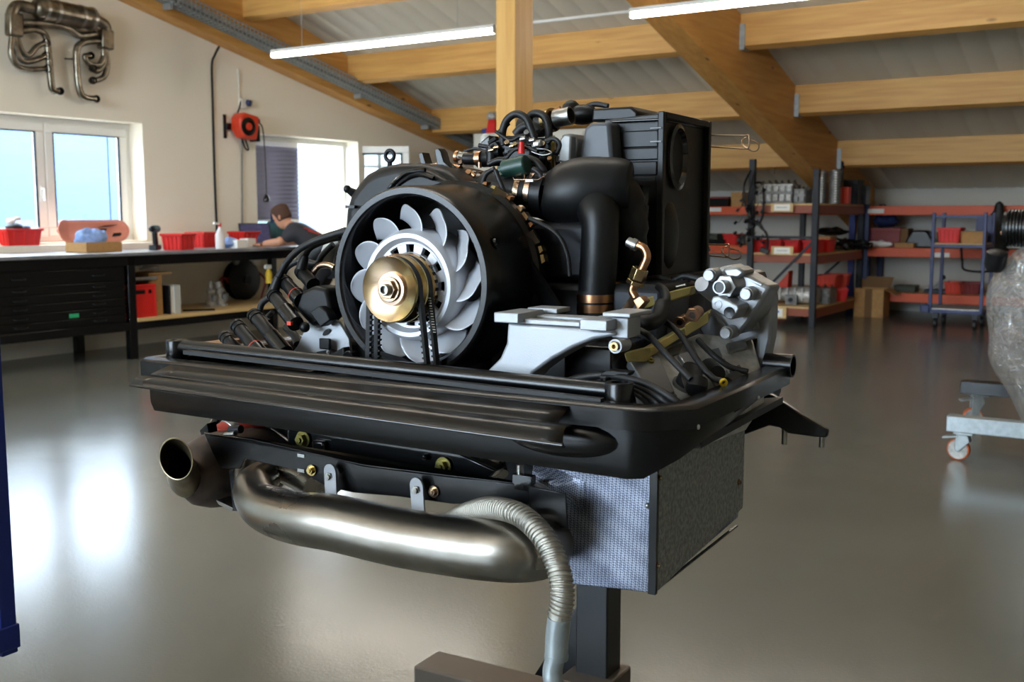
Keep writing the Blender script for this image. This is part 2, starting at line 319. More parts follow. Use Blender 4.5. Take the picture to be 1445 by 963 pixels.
# windows: white frames, sashes, panes
def window(n, a, c, split, blind=False):
    wx = XW-.2
    root = obj('window_%d' % n, MB().bb((wx-.07, a, Z0), (wx, c, Z0+.06)).bb((wx-.07, a, Z1-.06), (wx, c, Z1)).bb((wx-.07, a, Z0+.06), (wx, a+.06, Z1-.06)).bb((wx-.07, c-.06, Z0+.06), (wx, c, Z1-.06)).bb((wx-.07, split-.02, Z0+.06), (wx, split+.02, Z1-.06)), M['white'], bevel=.006)
    tag(root, kind='structure')
    def sash(y0, y1, name='sash', closed=True):
        t = .085; m = MB(); p = wx+.012
        m.bb((p-.06, y0, Z0+.05), (p, y1, Z0+.05+t)); m.bb((p-.06, y0, Z1-.05-t), (p, y1, Z1-.05)); m.bb((p-.06, y0, Z0+.05+t), (p, y0+t, Z1-.05-t)); m.bb((p-.06, y1-t, Z0+.05+t), (p, y1, Z1-.05-t))
        s = obj('sash', m, M['white'], root, bevel=.008)
        obj('pane', MB().bb((p-.035, y0+t, Z0+.05+t), (p-.027, y1-t, Z1-.05-t)), M['glass'], s)
        g = MB()
        for q0, q1 in (((p-.024, y0+t, Z0+.05+t), (p+.001, y0+t+.008, Z1-.05-t)), ((p-.024, y1-t-.008, Z0+.05+t), (p+.001, y1-t, Z1-.05-t)), ((p-.024, y0+t, Z1-.058-t), (p+.001, y1-t, Z1-.05-t))): g.bb(q0, q1)
        obj('glazing_seal', g, M['darkmetal'], s)
        return s
    return root, sash
for n, (a, c) in enumerate(W[:3]):
    sp = (a+c)/2
    root, sash = window(n+1, a, c, sp); s1 = sash(a+.05, sp-.005); s2 = sash(sp+.005, c-.05)
    h = MB(); hx = XW-.2+.012; h.bb((hx, sp-.065, 1.42), (hx+.012, sp-.035, 1.56)); h.tube([(hx+.012, sp-.05, 1.53), (hx+.04, sp-.05, 1.53), (hx+.045, sp-.05, 1.42)], .012, 8)
    obj('window_handle', h, M['white'], s1)
a, c = W[3]; sp = at(420, 260, x=XW-.2).y
root, sash = window(4, a, c, sp); sash(a+.05, sp-.005)
bl = MB(); z = 1.24; k = 0; zz = [z+i*(Z1-.12-z)/34 for i in range(35)]                     # pleated blind on the closed sash
bl.grid([[V((XW-.155+(.022 if i % 2 else 0), y, q)) for y in (a+.09, sp-.05)] for i, q in enumerate(zz)])
B = obj('pleated_blind', bl, mat('blue_grey_blind', '#a3a6c4', .8), root, solid=.002); obj('blind_rail', MB().bb((XW-.16, a+.09, 1.215), (XW-.125, sp-.05, 1.24)), M['white'], B)
# the right sash of this window stands open into the room
hp = V((XW-.19, c-.02, 0)); ang = R_(48); wd = c-sp-.06; dv = V((sin(ang), -cos(ang), 0)); nv = V((cos(ang), sin(ang), 0)); t = .085
ang2 = R_(118); dv = V((sin(ang2), -cos(ang2), 0)); nv = V((cos(ang2), sin(ang2), 0))
m = MB(); g = MB(); q = lambda s_, z_: hp+dv*s_+V((0, 0, z_))
for s0, s1, z0, z1 in ((0, wd, Z0+.05, Z0+.05+t), (0, wd, Z1-.05-t, Z1-.05), (0, t, Z0+.05+t, Z1-.05-t), (wd-t, wd, Z0+.05+t, Z1-.05-t)):
    m.prism([q(s0, z0), q(s1, z0), q(s1, z1), q(s0, z1)], nv*.06)
s = obj('sash', m, M['white'], root, bevel=.006)
obj('pane', MB().prism([q(t, Z0+.05+t)+nv*.03, q(wd-t, Z0+.05+t)+nv*.03, q(wd-t, Z1-.05-t)+nv*.03, q(t, Z1-.05-t)+nv*.03], nv*.006), M['glass'], s)
for s0, s1, z0, z1 in ((t, wd-t, Z0+.05+t, Z0+.07+t), (t, wd-t, Z1-.07-t, Z1-.05-t), (t, t+.02, Z0+.07+t, Z1-.07-t), (wd-t-.02, wd-t, Z0+.07+t, Z1-.07-t)):
    g.prism([q(s0, z0)-nv*.004, q(s1, z0)-nv*.004, q(s1, z1)-nv*.004, q(s0, z1)-nv*.004], nv*.068)
obj('glazing_seal', g, M['darkmetal'], s)
# glazed gate in the front wall, behind the camera
m = MB()
for i in range(5): m.bb((-6.5+i*1.25-.04, YF-.2, .8), (-6.5+i*1.25+.04, YF-.1, 4.4))
for z in (.8, 2.6, 4.34): m.bb((-6.5, YF-.2, z), (-1.5, YF-.1, z+.06))
root = tag(obj('window_5', m, M['white']), kind='structure'); obj('pane', MB().bb((-6.5, YF-.16, .85), (-1.5, YF-.15, 4.38)), M['glass'], root)
# sill ledge along the left wall, joint in the wall boards
tag(obj('trim_1', MB().bb((XW, 2.2, .93), (XW+.13, 7.4, 1.02)), M['cream'], bevel=.004), kind='structure')
# neighbouring hall outside, clad in pale blue panels
fc = mat('pale_blue_cladding', '#4d6382', .7)
hall = obj('neighbouring_hall', MB().bb((-17, -8, -.2), (-13.05, 13.5, 2.8)), fc); tag(hall, 'pale blue clad hall wall outside the left window', 'building')
y = -8; 
while y < 13.4:
    obj('cladding_panel', MB().bb((-13.05, y+.012, -.1), (-13.0, y+1.09, 2.78)), fc, hall); y += 1.1
far = obj('far_building', MB().bb((-30, 27.5, 0), (-24, 34, 5.2)), mat('white_render', '#e8eaf0', .7)); tag(far, 'white building far outside the blinded window', 'building')
for z in (1.3, 2.6):
    f_ = obj('far_window', MB().bb((-24.02, 28.5, z), (-23.96, 29.7, z+.8)), M['navy'], far)
tag(obj('yard', MB().bb((-60, -30, -.35), (XW-.5, 60, -.2)), mat('asphalt', '#8d8d8b', .9)), kind='structure')
# ================================================================ LEFT SIDE: WALL, BENCH AND WHAT IS ON THEM
BX = -8.0; BB = XW+.03; BT = .96                                     # bench front, back, top
bench = empty('workbench', (BX-.4, 6.1, 0), label='long black steel workbench with a grey worktop along the left wall', cat='workbench')
bo = V((BX-.4, 6.1, 0))
def bobj(name, m, mm, parent=bench, **k):
    m.v = [p-bo for p in m.v]; return obj(name, m, mm, parent, **k)
y0, y1 = 1.6, 8.75
bobj('worktop', MB().bb((BB, y0, BT-.03), (BX+.03, y1, BT)), mat('worn_zinc_worktop', '#8f9196', .35, .35, var=.2, vscale=6), bevel=.004)
bobj('apron', MB().bb((BX-.03, y0, BT-.12), (BX, y1, BT-.03)), M['black'], bevel=.003)
for y in (2.0, 6.1, 8.6):
    bobj('leg', MB().bb((BX-.07, y-.04, 0), (BX, y+.04, BT-.03)), M['black'], bevel=.004); bobj('leg', MB().bb((BB+.02, y-.04, 0), (BB+.09, y+.04, BT-.03)), M['black'], bevel=.004)
bobj('lower_shelf', MB().bb((BB, 6.14, .335), (BX+.01, 8.56, .365)), M['pine'], bevel=.002)
bobj('shelf_rail', MB().bb((BX-.05, 6.14, .265), (BX, 8.56, .335)), M['black'], bevel=.003)
bobj('foot_rail', MB().bb((BX-.05, 2.04, .262), (BX, 6.06, .335)), M['black'], bevel=.003)
# drawer cabinets under the worktop
for i, (a, c) in enumerate(((2.1, 3.4), (3.42, 4.72), (4.74, 6.04))):
    cab = empty('drawer_cabinet', (BX-.4, (a+c)/2, .335), label=['black drawer cabinet at the far left end of the workbench', 'middle black drawer cabinet of the bench, green tag at its right edge', 'black drawer cabinet right beside the front bench leg, green tag on its fourth drawer'][i], cat='cabinet', group=None)
    o = V(cab.location)
    def cobj(name, m, mm, parent=cab, **k): m.v = [p-o for p in m.v]; return obj(name, m, mm, parent, **k)
    cobj('body', MB().bb((BB+.1, a, .335), (BX-.03, c, BT-.121)), M['black'])
    hs = (.12, .075, .075, .075, .075, .065); z = BT-.13
    for k, h in enumerate(hs):
        d = cobj('drawer', MB().bb((BX-.03, a+.01, z-h+.006), (BX-.008, c-.01, z-.002)), M['black'], bevel=.003)
        for yy in (a+.28, c-.28):
            cobj('handle', MB().tube([(BX-.008, yy-.06, z-h*.45), (BX+.012, yy-.055, z-h*.5), (BX+.012, yy+.055, z-h*.5), (BX-.008, yy+.06, z-h*.45)], .0055, 8), M['darkmetal'], d)
        if (i, k) in ((2, 4), (1, 5)):
            p = at(104, 436, x=BX-.008).y if i == 2 else c-.2
            cobj('tag', MB().bb((BX-.009, p-.045, z-h*.8), (BX-.006, p+.045, z-h*.35)), M['greentag'], d)
        z -= h
def bin_(name, c, w, d, h, mm, rz, label, group=None, parent=None):   # open-fronted stacking bin, ribbed flanks, rim
    c = V(c); m = MB(); t = .006; f = .8
    def ring(z, k, i): return [V((sx*(w/2*k-i), sy*(d/2*k-i)+(.0 if sy > 0 else 0), z)) for sx, sy in ((-1, -1), (1, -1), (1, 1), (-1, 1))]
    m.loft([ring(0, .86, 0), ring(h*.86, .97, 0), ring(h*.86, 1.06, 0), ring(h, 1.07, 0), ring(h, .99, .004), ring(.01, .86, .006)])
    for k in range(5):
        x = -w*.4+w*.8*k/4
        for sy in (-1, 1): m.beam((x*.9, sy*(d/2*.87), .005), (x, sy*(d/2*.985), h*.85), .012, .012, (1, 0, 0))
    for k in range(3):
        y = -d*.3+d*.6*k/2
        for sx in (-1, 1): m.beam((sx*w/2*.87, y*.9, .005), (sx*w/2*.985, y, h*.85), .012, .012, (0, 1, 0))
    o = obj(name, m, mm, bevel=.003); o.location = c; o.rotation_euler = (0, 0, rz); return tag(o, label, 'bin', group)
def on(u, v, z=BT): return at(u, v, z=z)
LED = 1.02
p = at(26, 345, x=XW+.02); bin_('storage_bin', (XW+.0, p.y, LED), .26, .34, .15, M['red'], 0, 'red storage bin with dark rags on the ledge under the left window')
o = obj('work_rag', MB().ball((0, 0, .03), .08, 10, (1, 1.1, .55)).ball((.02, .09, .02), .06, 10, (1, 1, .5)), M['rubber'], sub=1); o.location = (XW+.0, p.y-.02, LED+.13); tag(o, 'black rag heaped in the red bin on the window ledge', 'rag')
o = obj('work_glove', MB().ball((0, 0, 0), .05, 10, (1, .8, .6)).tube([(0, 0, 0), (.01, .05, .03), (.02, .09, .02)], .018, 8), M['paper'], sub=1); o.location = (XW-.03, p.y-.03, LED+.215); tag(o, 'white glove on top of the black rag in the bin', 'glove')
for (u, v, w_, d_, rz, lb) in ((254, 353, .3, .34, .35, 'left red storage bin of the three on the worktop'), (281, 349, .3, .34, .3, 'middle red storage bin of the three on the worktop'), (297, 346, .28, .3, .15, 'right red storage bin of the three on the worktop')):
    q = on(u, v); bin_('storage_bin', (min(max(q.x, BB+.2), BX-.2)+.02, q.y+.02, BT), .22, .26, .155, M['red'], rz, lb)
# skateboard deck leaning on the window
pa = at(77, 328, x=XW+.1); pb = at(176, 328, x=XW+.1); L_ = pb.y-pa.y; m = MB()
rows = []
for i in range(61):
    s_ = -cos(pi*i/60); y = s_*L_/2; hw = .105*math.sqrt(max(0, 1-max(0, (abs(s_)-.74)/.26)**2))+.0008; k = max(0, abs(s_)-.62)/.38*.05
    rows.append([V((k+.012*math.cos(j*pi/6*2) - .0, y, hw*(j-3)/3)) for j in range(7)])
m.grid(rows); sk = obj('skateboard_deck', m, M['salmon'], solid=.011); sk.location = (XW+.105, (pa.y+pb.y)/2, LED+.116); sk.rotation_euler = (0, -.22, 0)
tag(sk, 'salmon skateboard deck with a dark abstract print leaning at the window', 'skateboard')
pr = MB()
for q in (((-.05, -.045), (.12, -.03), (.16, .02), (.02, .015)), ((.05, .03), (.14, .05), (.3, .06), (.2, .04)), ((.2, -.06), (.33, -.05), (.3, -.02), (.22, -.025))): pr.prism([V((.026, a, c)) for a, c in q], (.002, 0, 0))
obj('deck_print', pr, M['darkmetal'], sk)
# cardboard tray with a blue cloth
q = on(131, 356); m = MB(); m.bb((-.13, -.2, 0), (.13, .2, .006))
for a, c in (((-.13, -.2, 0), (-.124, .2, .09)), ((.124, -.2, 0), (.13, .2, .09)), ((-.13, -.2, 0), (.13, -.194, .09)), ((-.13, .194, 0), (.13, .2, .09))): m.bb(a, c)
o = obj('cardboard_tray', m, M['card']); o.location = (BX-.36, q.y+.03, BT); o.rotation_euler = (0, 0, .12); tag(o, 'shallow cardboard tray holding a blue cloth on the worktop', 'box')
def cloth(name, r, h, seed, mm, loc, label, sx=1, sy=1):
    m = MB().ball((0, 0, 0), 1, 22); 
    for i, v_ in enumerate(m.v):
        n_ = noise.noise(V((v_.x*2.1+seed, v_.y*2.1, v_.z*2.1)))+.5*noise.noise(V((v_.x*5, v_.y*5+seed, v_.z*5)))
        f = 1+.42*n_; m.v[i] = V((v_.x*r*f*sx, v_.y*r*f*sy, max(-.0, (v_.z*.5+.5)*h*f)))
    o = obj(name, m, mm, sub=1, sharp=180); o.location = loc; return tag(o, label, 'cloth')
cloth('cleaning_cloth', .15, .19, 3, M['bluecloth'], (BX-.36, q.y+.0, BT+.012), 'crumpled pale blue cloth in the cardboard tray', .7, 1.05)
# cordless drill
q = on(211, 353); D_ = empty('cordless_drill', (BX-.3, q.y, BT), .5, 'teal and black cordless drill standing on its battery', 'drill'); m = MB()
obj('battery', MB().bb((-.04, -.055, 0), (.04, .055, .05)), M['blackmatte'], D_, bevel=.008); obj('grip', MB().beam((0, .015, .045), (0, .0, .17), .042, .05, (0, 1, 0)), M['blackmatte'], D_, bevel=.01)
obj('motor_housing', MB().cyl((0, .075, .2), (0, -.05, .2), .034, 16), M['teal'], D_, bevel=.008); obj('chuck', MB().lathe((0, -.05, .2), (0, -1, 0), [(.028, 0), (.026, .03), (.014, .05), (0, .05)], 16), M['darkmetal'], D_)
# bottles, boxes, cloth beyond the bins
def bottle(name, u, v, r, h, mm, label, spray=False):
    q = on(u, v); o = empty(name, (min(max(q.x, BB+.1), BX-.1), q.y, BT), label=label, cat='bottle')
    obj('body', MB().lathe((0, 0, 0), (0, 0, 1), [(0, 0), (r, 0), (r, h*.55), (r*.35, h*.8), (r*.3, h*.86), (0, h*.86)], 16), mm, o); obj('cap', MB().cyl((0, 0, h*.86), (0, 0, h), r*.36, 10), M['red'] if spray else M['darkmetal'], o)
    if spray: obj('nozzle', MB().beam((0, 0, h*.98), (.0, -r*1.6, h), r*.5, r*.5), M['white'], o)
bottle('spray_bottle', 311, 351, .045, .25, mat('cloudy_plastic', '#d8d0cc', .3), 'cloudy white spray bottle next to the red bins', True)
bottle('glass_bottle', 318, 346, .03, .2, M['lightgrey'], 'slim grey bottle behind the spray bottle')
bottle('oil_bottle', 340, 344, .03, .17, M['darkmetal'], 'small dark bottle left of the laptop')
bottle('glue_bottle', 345, 345, .022, .19, M['cream'], 'small cream bottle nearest to the laptop')
q = on(325, 350); cloth('polishing_cloth', .11, .1, 9, M['bluecloth'], (max(q.x, BB+.15), q.y, BT), 'crumpled blue cloth right of the spray bottle')
for (u, v, sx, sy, h, mm, lb) in ((336, 350, .1, .16, .08, M['paper'], 'white carton beside the blue polishing cloth'), (350, 349, .1, .14, .09, M['white'], 'white carton in front of the laptop'), (340, 345, .12, .16, .14, M['card'], 'brown carton behind the white cartons')):
    q = on(u, v); o = obj('carton', MB().bb((-sx/2, -sy/2, 0), (sx/2, sy/2, h)), mm, bevel=.003); o.location = (min(max(q.x, BB+.12), BX-.1), q.y, BT); o.rotation_euler = (0, 0, .2); tag(o, lb, 'box')
q = on(232, 353); o = obj('paper_sheet', MB().bb((-.06, -.08, 0), (.06, .08, .003)), M['paper']); o.location = (BX-.3, q.y, BT+.0005); o.rotation_euler = (0, 0, .4); tag(o, 'loose white sheet on the worktop by the drill', 'paper')
# laptop
q = on(352, 347); lp = empty('laptop', (BB+.42, q.y, BT), R_(62), 'open laptop with a violet screen in front of the man', 'laptop')
obj('keyboard_base', MB().bb((-.17, -.12, 0), (.17, .12, .018)), M['blackmatte'], lp, bevel=.003)
lid = obj('lid', MB().prism([(-.17, .12, .018), (.17, .12, .018), (.17, .19, .24), (-.17, .19, .24)], (0, .01, 0)), M['blackmatte'], lp)
sm = bpy.data.materials.new('laptop_screen'); sm.use_nodes = True; nt = sm.node_tree; b = nt.nodes['Principled BSDF']; n = nt.nodes.new('ShaderNodeTexNoise'); n.inputs['Scale'].default_value = 9; rp = nt.nodes.new('ShaderNodeValToRGB')
rp.color_ramp.elements[0].color = (.02, .018, .1, 1); rp.color_ramp.elements[1].color = (.16, .15, .34, 1); rp.color_ramp.elements[0].position = .45; nt.links.new(n.outputs['Fac'], rp.inputs['Fac']); nt.links.new(rp.outputs['Color'], b.inputs['Emission Color']); b.inputs['Emission Strength'].default_value = .3; b.inputs['Base Color'].default_value = (.01, .01, .02, 1)
obj('screen', MB().prism([(-.155, .1225, .032), (.155, .1225, .032), (.155, .1855, .228), (-.155, .1855, .228)], (0, -.003, 0)), sm, lid)
# blue water canister at the window
q = at(381, 330, x=XW+.07); o = empty('water_canister', (XW+.13, q.y+.05, BT), 0, 'teal blue water canister with a dark carrying handle by the blind', 'canister')
obj('body', MB().loft([[V((sx*a, sy*a, z)) for sx, sy in ((-1, -1), (1, -1), (1, 1), (-1, 1))] for a, z in ((.09, 0), (.1, .02), (.1, .2), (.07, .26))]), M['teal'], o, bevel=.012); obj('handle', MB().tube([(0, -.075, .24), (0, -.075, .36), (0, .075, .36), (0, .075, .24)], .016, 8), M['navy'], o, bevel=0)
# ---- under the bench
def onshelf(u, v): return at(u, v, z=.365)
q = onshelf(213, 450); o = empty('plastic_crate', (BX-.2, q.y, .365), 0, 'red plastic crate on the shelf under the bench', 'crate'); m = MB()
h = .3; w_, d_ = .3, .38
m.bb((-w_/2, -d_/2, 0), (w_/2, d_/2, .01))
for a, c in (((w_/2-.012, -d_/2, .01), (w_/2, d_/2, h)), ((-w_/2, -d_/2, .01), (-w_/2+.012, d_/2, h)), ((-w_/2, -d_/2, .01), (w_/2, -d_/2+.012, h)), ((-w_/2, d_/2-.012, .01), (w_/2, d_/2, h)), ((w_/2-.002, -d_/2, h-.02), (w_/2+.008, d_/2, h)), ((w_/2-.002, -d_/2, 0), (w_/2+.006, d_/2, .02)), ((w_/2-.002, -d_/2, 0), (w_/2+.006, -d_/2+.02, h)), ((w_/2-.002, d_/2-.02, 0), (w_/2+.006, d_/2, h))): m.bb(a, c)
obj('body', m, M['red'], o, bevel=.003); obj('grip_slot', MB().bb((w_/2-.001, -.07, h-.085), (w_/2+.004, .07, h-.05)), M['black'], o); obj('grip_slot', MB().bb((w_/2-.001, -.14, h-.085), (w_/2+.004, -.11, h-.05)), M['black'], o); obj('grip_slot', MB().bb((w_/2-.001, .11, h-.085), (w_/2+.004, .14, h-.05)), M['black'], o)
q2 = V((BX-.2, q.y-.02, .365+h)); o = obj('grey_board', MB().bb((-.2, -.26, 0), (.15, .24, .03)), M['grey'], bevel=.003); o.location = q2; o.rotation_euler = (.0, -.1, 0); o.location.z += .022; tag(o, 'grey flat tray lying on the red crate', 'tray')
o = empty('wooden_box', (BX-.24, onshelf(240, 447).y+.03, .365), -.1, 'narrow upright plywood box with a coil on top beside the red crate', 'box'); obj('body', MB().bb((-.12, -.07, 0), (.12, .07, .38)), M['card'], o, bevel=.002); obj('lid', MB().bb((-.14, -.08, .38), (.14, .17, .395)), M['card'], o, bevel=.002)
obj('hose_coil', MB().tube([(.0+.07*cos(a*.5), .02+.09*sin(a*.5), .41+.002*a) for a in range(24)], .009, 8), M['white'], o)
o = empty('binder', (BX-.22, onshelf(262, 445).y, .365), .1, 'light grey ring binder standing beside the plywood box', 'binder'); obj('cover', MB().bb((-.14, .015, 0), (.14, .095, .27)), mat('grey_binder', '#bfc1bd', .5), o, bevel=.003); obj('pages', MB().bb((-.13, -.03, .01), (.13, .015, .26)), M['paper'], o); obj('back_cover', MB().bb((-.14, -.05, 0), (.14, -.03, .27)), M['darkmetal'], o, bevel=.003)
o = obj('black_marker', MB().cyl((0, 0, 0), (.18, .24, 0), .011, 8), M['black']); o.location = (BX-.2, onshelf(282, 440).y-.1, .377); tag(o, 'thin black rod lying on the lower shelf', 'rod')
for i, u in enumerate((286, 302, 314, 331)):
    q = onshelf(u, 432); o = empty('carburettor', (BX-.42-.06*(i % 2), q.y, .365), .3*i, ['pale cast carburettor nearest to the grey binder', 'second pale carburettor from the binder on the lower shelf', 'third pale carburettor with a tall neck on the shelf', 'last pale carburettor next to the black hose reel'][i], 'carburettor', None)
    obj('flange', MB().bb((-.07, -.07, 0), (.07, .07, .02)).cyl((0, 0, .02), (0, 0, .07), .055, 14), M['lightgrey'], o, bevel=.004)
    obj('barrel', MB().lathe((0, 0, .06), (0, 0, 1), [(0, 0), (.035, 0), (.03, .06), (.045, .08), (.045, .1), (.02, .13), (.02, .2-.03*i % .05), (0, .2-.03*i % .05)], 14), M['lightgrey'], o); obj('float_bowl', MB().cyl((.05, 0, .05), (.05, 0, .12), .032, 12), M['grey'], o); obj('fuel_stem', MB().tube(spline([(0, .03, .1), (0, .08, .14), (-.02, .09, .24)]), .012, 8), M['steel'], o)
# black hose reel on the wall under the bench, red hose
q = at(345, 395, x=XW+.12); o = empty('hose_reel', (XW+.0, q.y, q.z), 0, 'black round hose reel with red hose mounted under the bench', 'hose reel')
obj('drum', MB().lathe((.01, 0, 0), (1, 0, 0), [(0, 0), (.21, 0), (.22, .015), (.22, .03), (.16, .035), (.16, .1), (.22, .105), (.22, .125), (.19, .14), (0, .15)], 28), M['blackmatte'], o); obj('hub', MB().cyl((.15, 0, 0), (.18, 0, 0), .05, 16), M['darkmetal'], o); obj('roller_guide', MB().cyl((.12, .15, .2), (.16, .15, .2), .045, 14), M['white'], o, bevel=.004); obj('roller_guide', MB().cyl((.12, -.13, .2), (.16, -.13, .2), .03, 14), M['grey'], o)
obj('hose', MB().tube(spline([(.1, -.21, -.02), (.14, -.34, .04), (.14, -.42, -.12), (.14, -.36, -.3), (.12, -.28, -.2), (.1, -.3, 0), (.1, -.2, .02)]), .011, 8), M['darkred'], o); obj('hose', MB().tube(spline([(.12, .2, .08), (.16, .27, -.02), (.14, .24, -.16), (.14, .2, -.26)]), .011, 8), M['darkred'], o); obj('label_plate', MB().bb((.15, -.06, -.12), (.153, .03, -.09)), M['redhose'], o)
q = at(379, 378, x=BX-.06); o = empty('cleaning_spray', (BX-.06, q.y, q.z-.02), 0, 'yellow and white trigger spray hanging on the bench edge', 'bottle'); obj('body', MB().lathe((0, 0, -.14), (0, 0, 1), [(0, 0), (.035, 0), (.035, .1), (.015, .15), (0, .15)], 12), M['yellow'], o); obj('trigger_head', MB().bb((-.015, -.05, .01), (.015, .03, .05)), M['white'], o, bevel=.005)
# ---- on the wall
o = empty('cable_reel', tuple(at(333, 180, x=XW)), 0, 'orange red cable reel with a plug hanging on its cord', 'cable reel'); o.scale = (1.0, 1.15, 1.15)
obj('wall_bracket', MB().bb((0, -.16, -.11), (.02, -.13, .11)).bb((0, -.15, -.03), (.05, .1, .03)), M['black'], o, bevel=.003)
obj('housing', MB().prism([(.04, -.1, -.02), (.04, -.05, -.1), (.04, .1, -.12), (.04, .13, .0), (.04, .14, .1), (.04, -.05, .13), (.04, -.1, .08)], (.16, 0, 0)), M['orangered'], o, bevel=.02, seg=3)
obj('drum_cover', MB().lathe((.2, -.01, 0), (1, 0, 0), [(0, .0), (.085, 0), (.085, .012), (.055, .018), (.055, .008), (.03, .008), (.028, .02), (0, .02)], 20), M['black'], o); obj('hub_cap', MB().cyl((.2, -.01, 0), (.225, -.01, 0), .035, 14), M['orangered'], o, bevel=.004)
obj('cable_outlet', MB().bb((.06, .11, -.13), (.19, .15, .02)).cyl((.12, .13, .06), (.12, .19, .07), .03, 12), M['black'], o, bevel=.008)
e0 = V(o.location); pe = at(372, 268, x=XW+.12)-e0
obj('cord', MB().tube(spline([(.12, .18, .06), (.12, .24, .0), (.12, pe.y*.98, -.25), tuple(pe+V((0, 0, .04)))]), .006, 8).tube(spline([(.05, -.02, .12), (.04, .02, .19), (.03, .06, .28)]), .007, 8).tube(spline([(.06, .02, -.1), (.06, .06, -.19), (.06, .1, -.2), (.06, .06, -.1)]), .008, 8), M['black'], o); obj('plug', MB().lathe(tuple(pe+V((0, 0, -.03))), (0, 0, 1), [(0, 0), (.03, 0), (.034, .03), (.02, .06), (.008, .08), (0, .08)], 14), M['black'], o)
q = at(341, 146, x=XW); o = empty('wall_socket', tuple(q), 0, 'grey wall socket with a blue cap above the cable reel', 'socket'); obj('box', MB().bb((0, -.045, -.06), (.05, .03, .05)), M['offwhite'], o, bevel=.004); obj('plug', MB().cyl((.03, .04, .01), (.08, .06, -.0), .035, 14), M['navy'], o, bevel=.006)
def conduit(name, pts, r, mm, label):
    m = MB().tube(spline(pts, 8), r, 8); o = obj(name, m, mm); return tag(origin_to(o, pts[-1]), label, 'cable')
g = lambda u, v, dx=.015: tuple(at(u, v, x=XW+dx))
conduit('wall_cable', [g(309, 66, .16), g(303, 78, .06), g(299, 92), g(300, 140), g(303, 250), g(307, 348)], .012, M['darkmetal'], 'dark cable running down the wall from the cable tray')
conduit('wall_conduit', [g(336, 98), g(338, 140)], .009, M['offwhite'], 'thin pale conduit from the rafter to the wall socket'); conduit('wall_conduit', [g(341, 196), g(342, 345)], .009, M['grey'], 'thin grey conduit below the red cable reel')
# cable tray along the left rafter
ct = empty('cable_tray', (XW+.2, 9, lowL(9)+.2), 0, 'galvanised mesh cable tray running down the left rafter', 'cable tray'); to = V(ct.location)
m = MB(); zl = lambda y: lowL(y)+.09
for i, (dx, dz) in enumerate(((.01, 0), (.05, 0), (.1, 0), (.15, .0), (.15, .04), (.15, .08), (.15, .12), (.01, .05), (.01, .12))): m.tube([V((XW+.2+dx, y, zl(y)+dz))-to for y in (2, 13.5)], .007, 6)
obj('long_wires', m, M['galv'], ct); m = MB(); y = 4.0
while y < 13.4: m.tube([V((XW+.205, y, zl(y)+.06))-to, V((XW+.205, y, zl(y)))-to, V((XW+.35, y, zl(y)))-to, V((XW+.35, y, zl(y)+.125))-to], .007, 5); y += .055
tag(obj('cross_wires', m, M['galv'], ct), kind='stuff')
m = MB(); 
for k in range(6):
    cb_ = MB(); cb_.tube([V((XW+.225+.02*k, y, zl(y)+.025+.02*(k % 3)))-to for y in (2, 13.5)], .014, 7); obj('cable', cb_, M['lightgrey'] if k % 2 else M['grey'], ct)
for u in (235, 500, 594):
    y = at(u, 100, x=XW+.2).y; obj('tray_bracket', MB().bb(V((XW+.2, y-.02, zl(y)-.06))-to, V((XW+.31, y+.02, zl(y)-.008))-to), M['galv'], ct, bevel=.003)
# ---- exhaust system hung on the wall as decoration
ex = empty('exhaust_system', tuple(at(85, 60, x=XW)), 0, 'old stainless exhaust system hung on the wall above the left window', 'exhaust'); eo = V(ex.location)
exs = mat('dull_stainless', '#8c8578', .3, 1, hex2='#5f584c', vscale=12)
def ge(u, v, d=.1): return at(u, v, x=XW+d)-eo
def etube(name, pts, r, mm=exs, d=.1, n=12): return obj(name, MB().tube(spline([ge(*p) if len(p) == 2 else ge(p[0], p[1], p[2]) for p in pts], 7), r, n), mm, ex)
a, c = ge(48, 10, .14), ge(136, 28, .14); dd = (c-a).normalized(); L_ = (c-a).length
mf = obj('muffler', MB().lathe(a, dd, [(0, 0), (.06, .0), (.095, .03), (.1, .05), (.1, L_-.05), (.095, L_-.03), (.06, L_), (0, L_)], 24), exs, ex)
for t in (.12, .3, .7, .88): obj('clamp_band', MB().lathe(a+dd*(L_*t), dd, [(.1, 0), (.106, 0), (.106, .03), (.1, .03)], 24), M['steel'], mf)
etube('header_pipe', [(46, 12, .12), (25, 8, .11), (17, 18, .1), (17, 32)], .05); etube('header_pipe', [(136, 28, .12), (148, 36, .11), (150, 48, .1), (149, 58)], .05)
for u in (20, 149):
    v0, v1 = (18, 52) if u == 20 else (42, 70); A, B = ge(u, v0), ge(u, v1); obj('heat_box', MB().beam(A, B, .13, .1, (1, 0, 0)), exs, ex, bevel=.02, seg=3)
etube('cross_pipe', [(30, 32), (60, 33), (95, 40), (112, 50), (135, 48)], .035)
for pts in ([(17, 52), (16, 76), (24, 92), (40, 98), (63, 97)], [(20, 52), (24, 72), (32, 86), (46, 86), (64, 79)], [(24, 52), (30, 70), (40, 78), (52, 66), (63, 61)]): etube('primary_pipe', pts, .026)
for pts in ([(149, 70), (151, 90), (148, 106), (140, 112), (130, 114)], [(146, 70), (146, 90), (138, 100), (130, 97)], [(148, 76), (140, 92), (126, 90), (120, 80), (127, 79)]): etube('primary_pipe', pts, .028)
etube('tail_pipe', [(30, 44), (50, 42), (64, 50), (68, 72), (71, 106), (74, 126), (82, 129)], .03); etube('tail_pipe', [(142, 58), (122, 59), (110, 66), (108, 84), (111, 122), (118, 137), (134, 140)], .032)
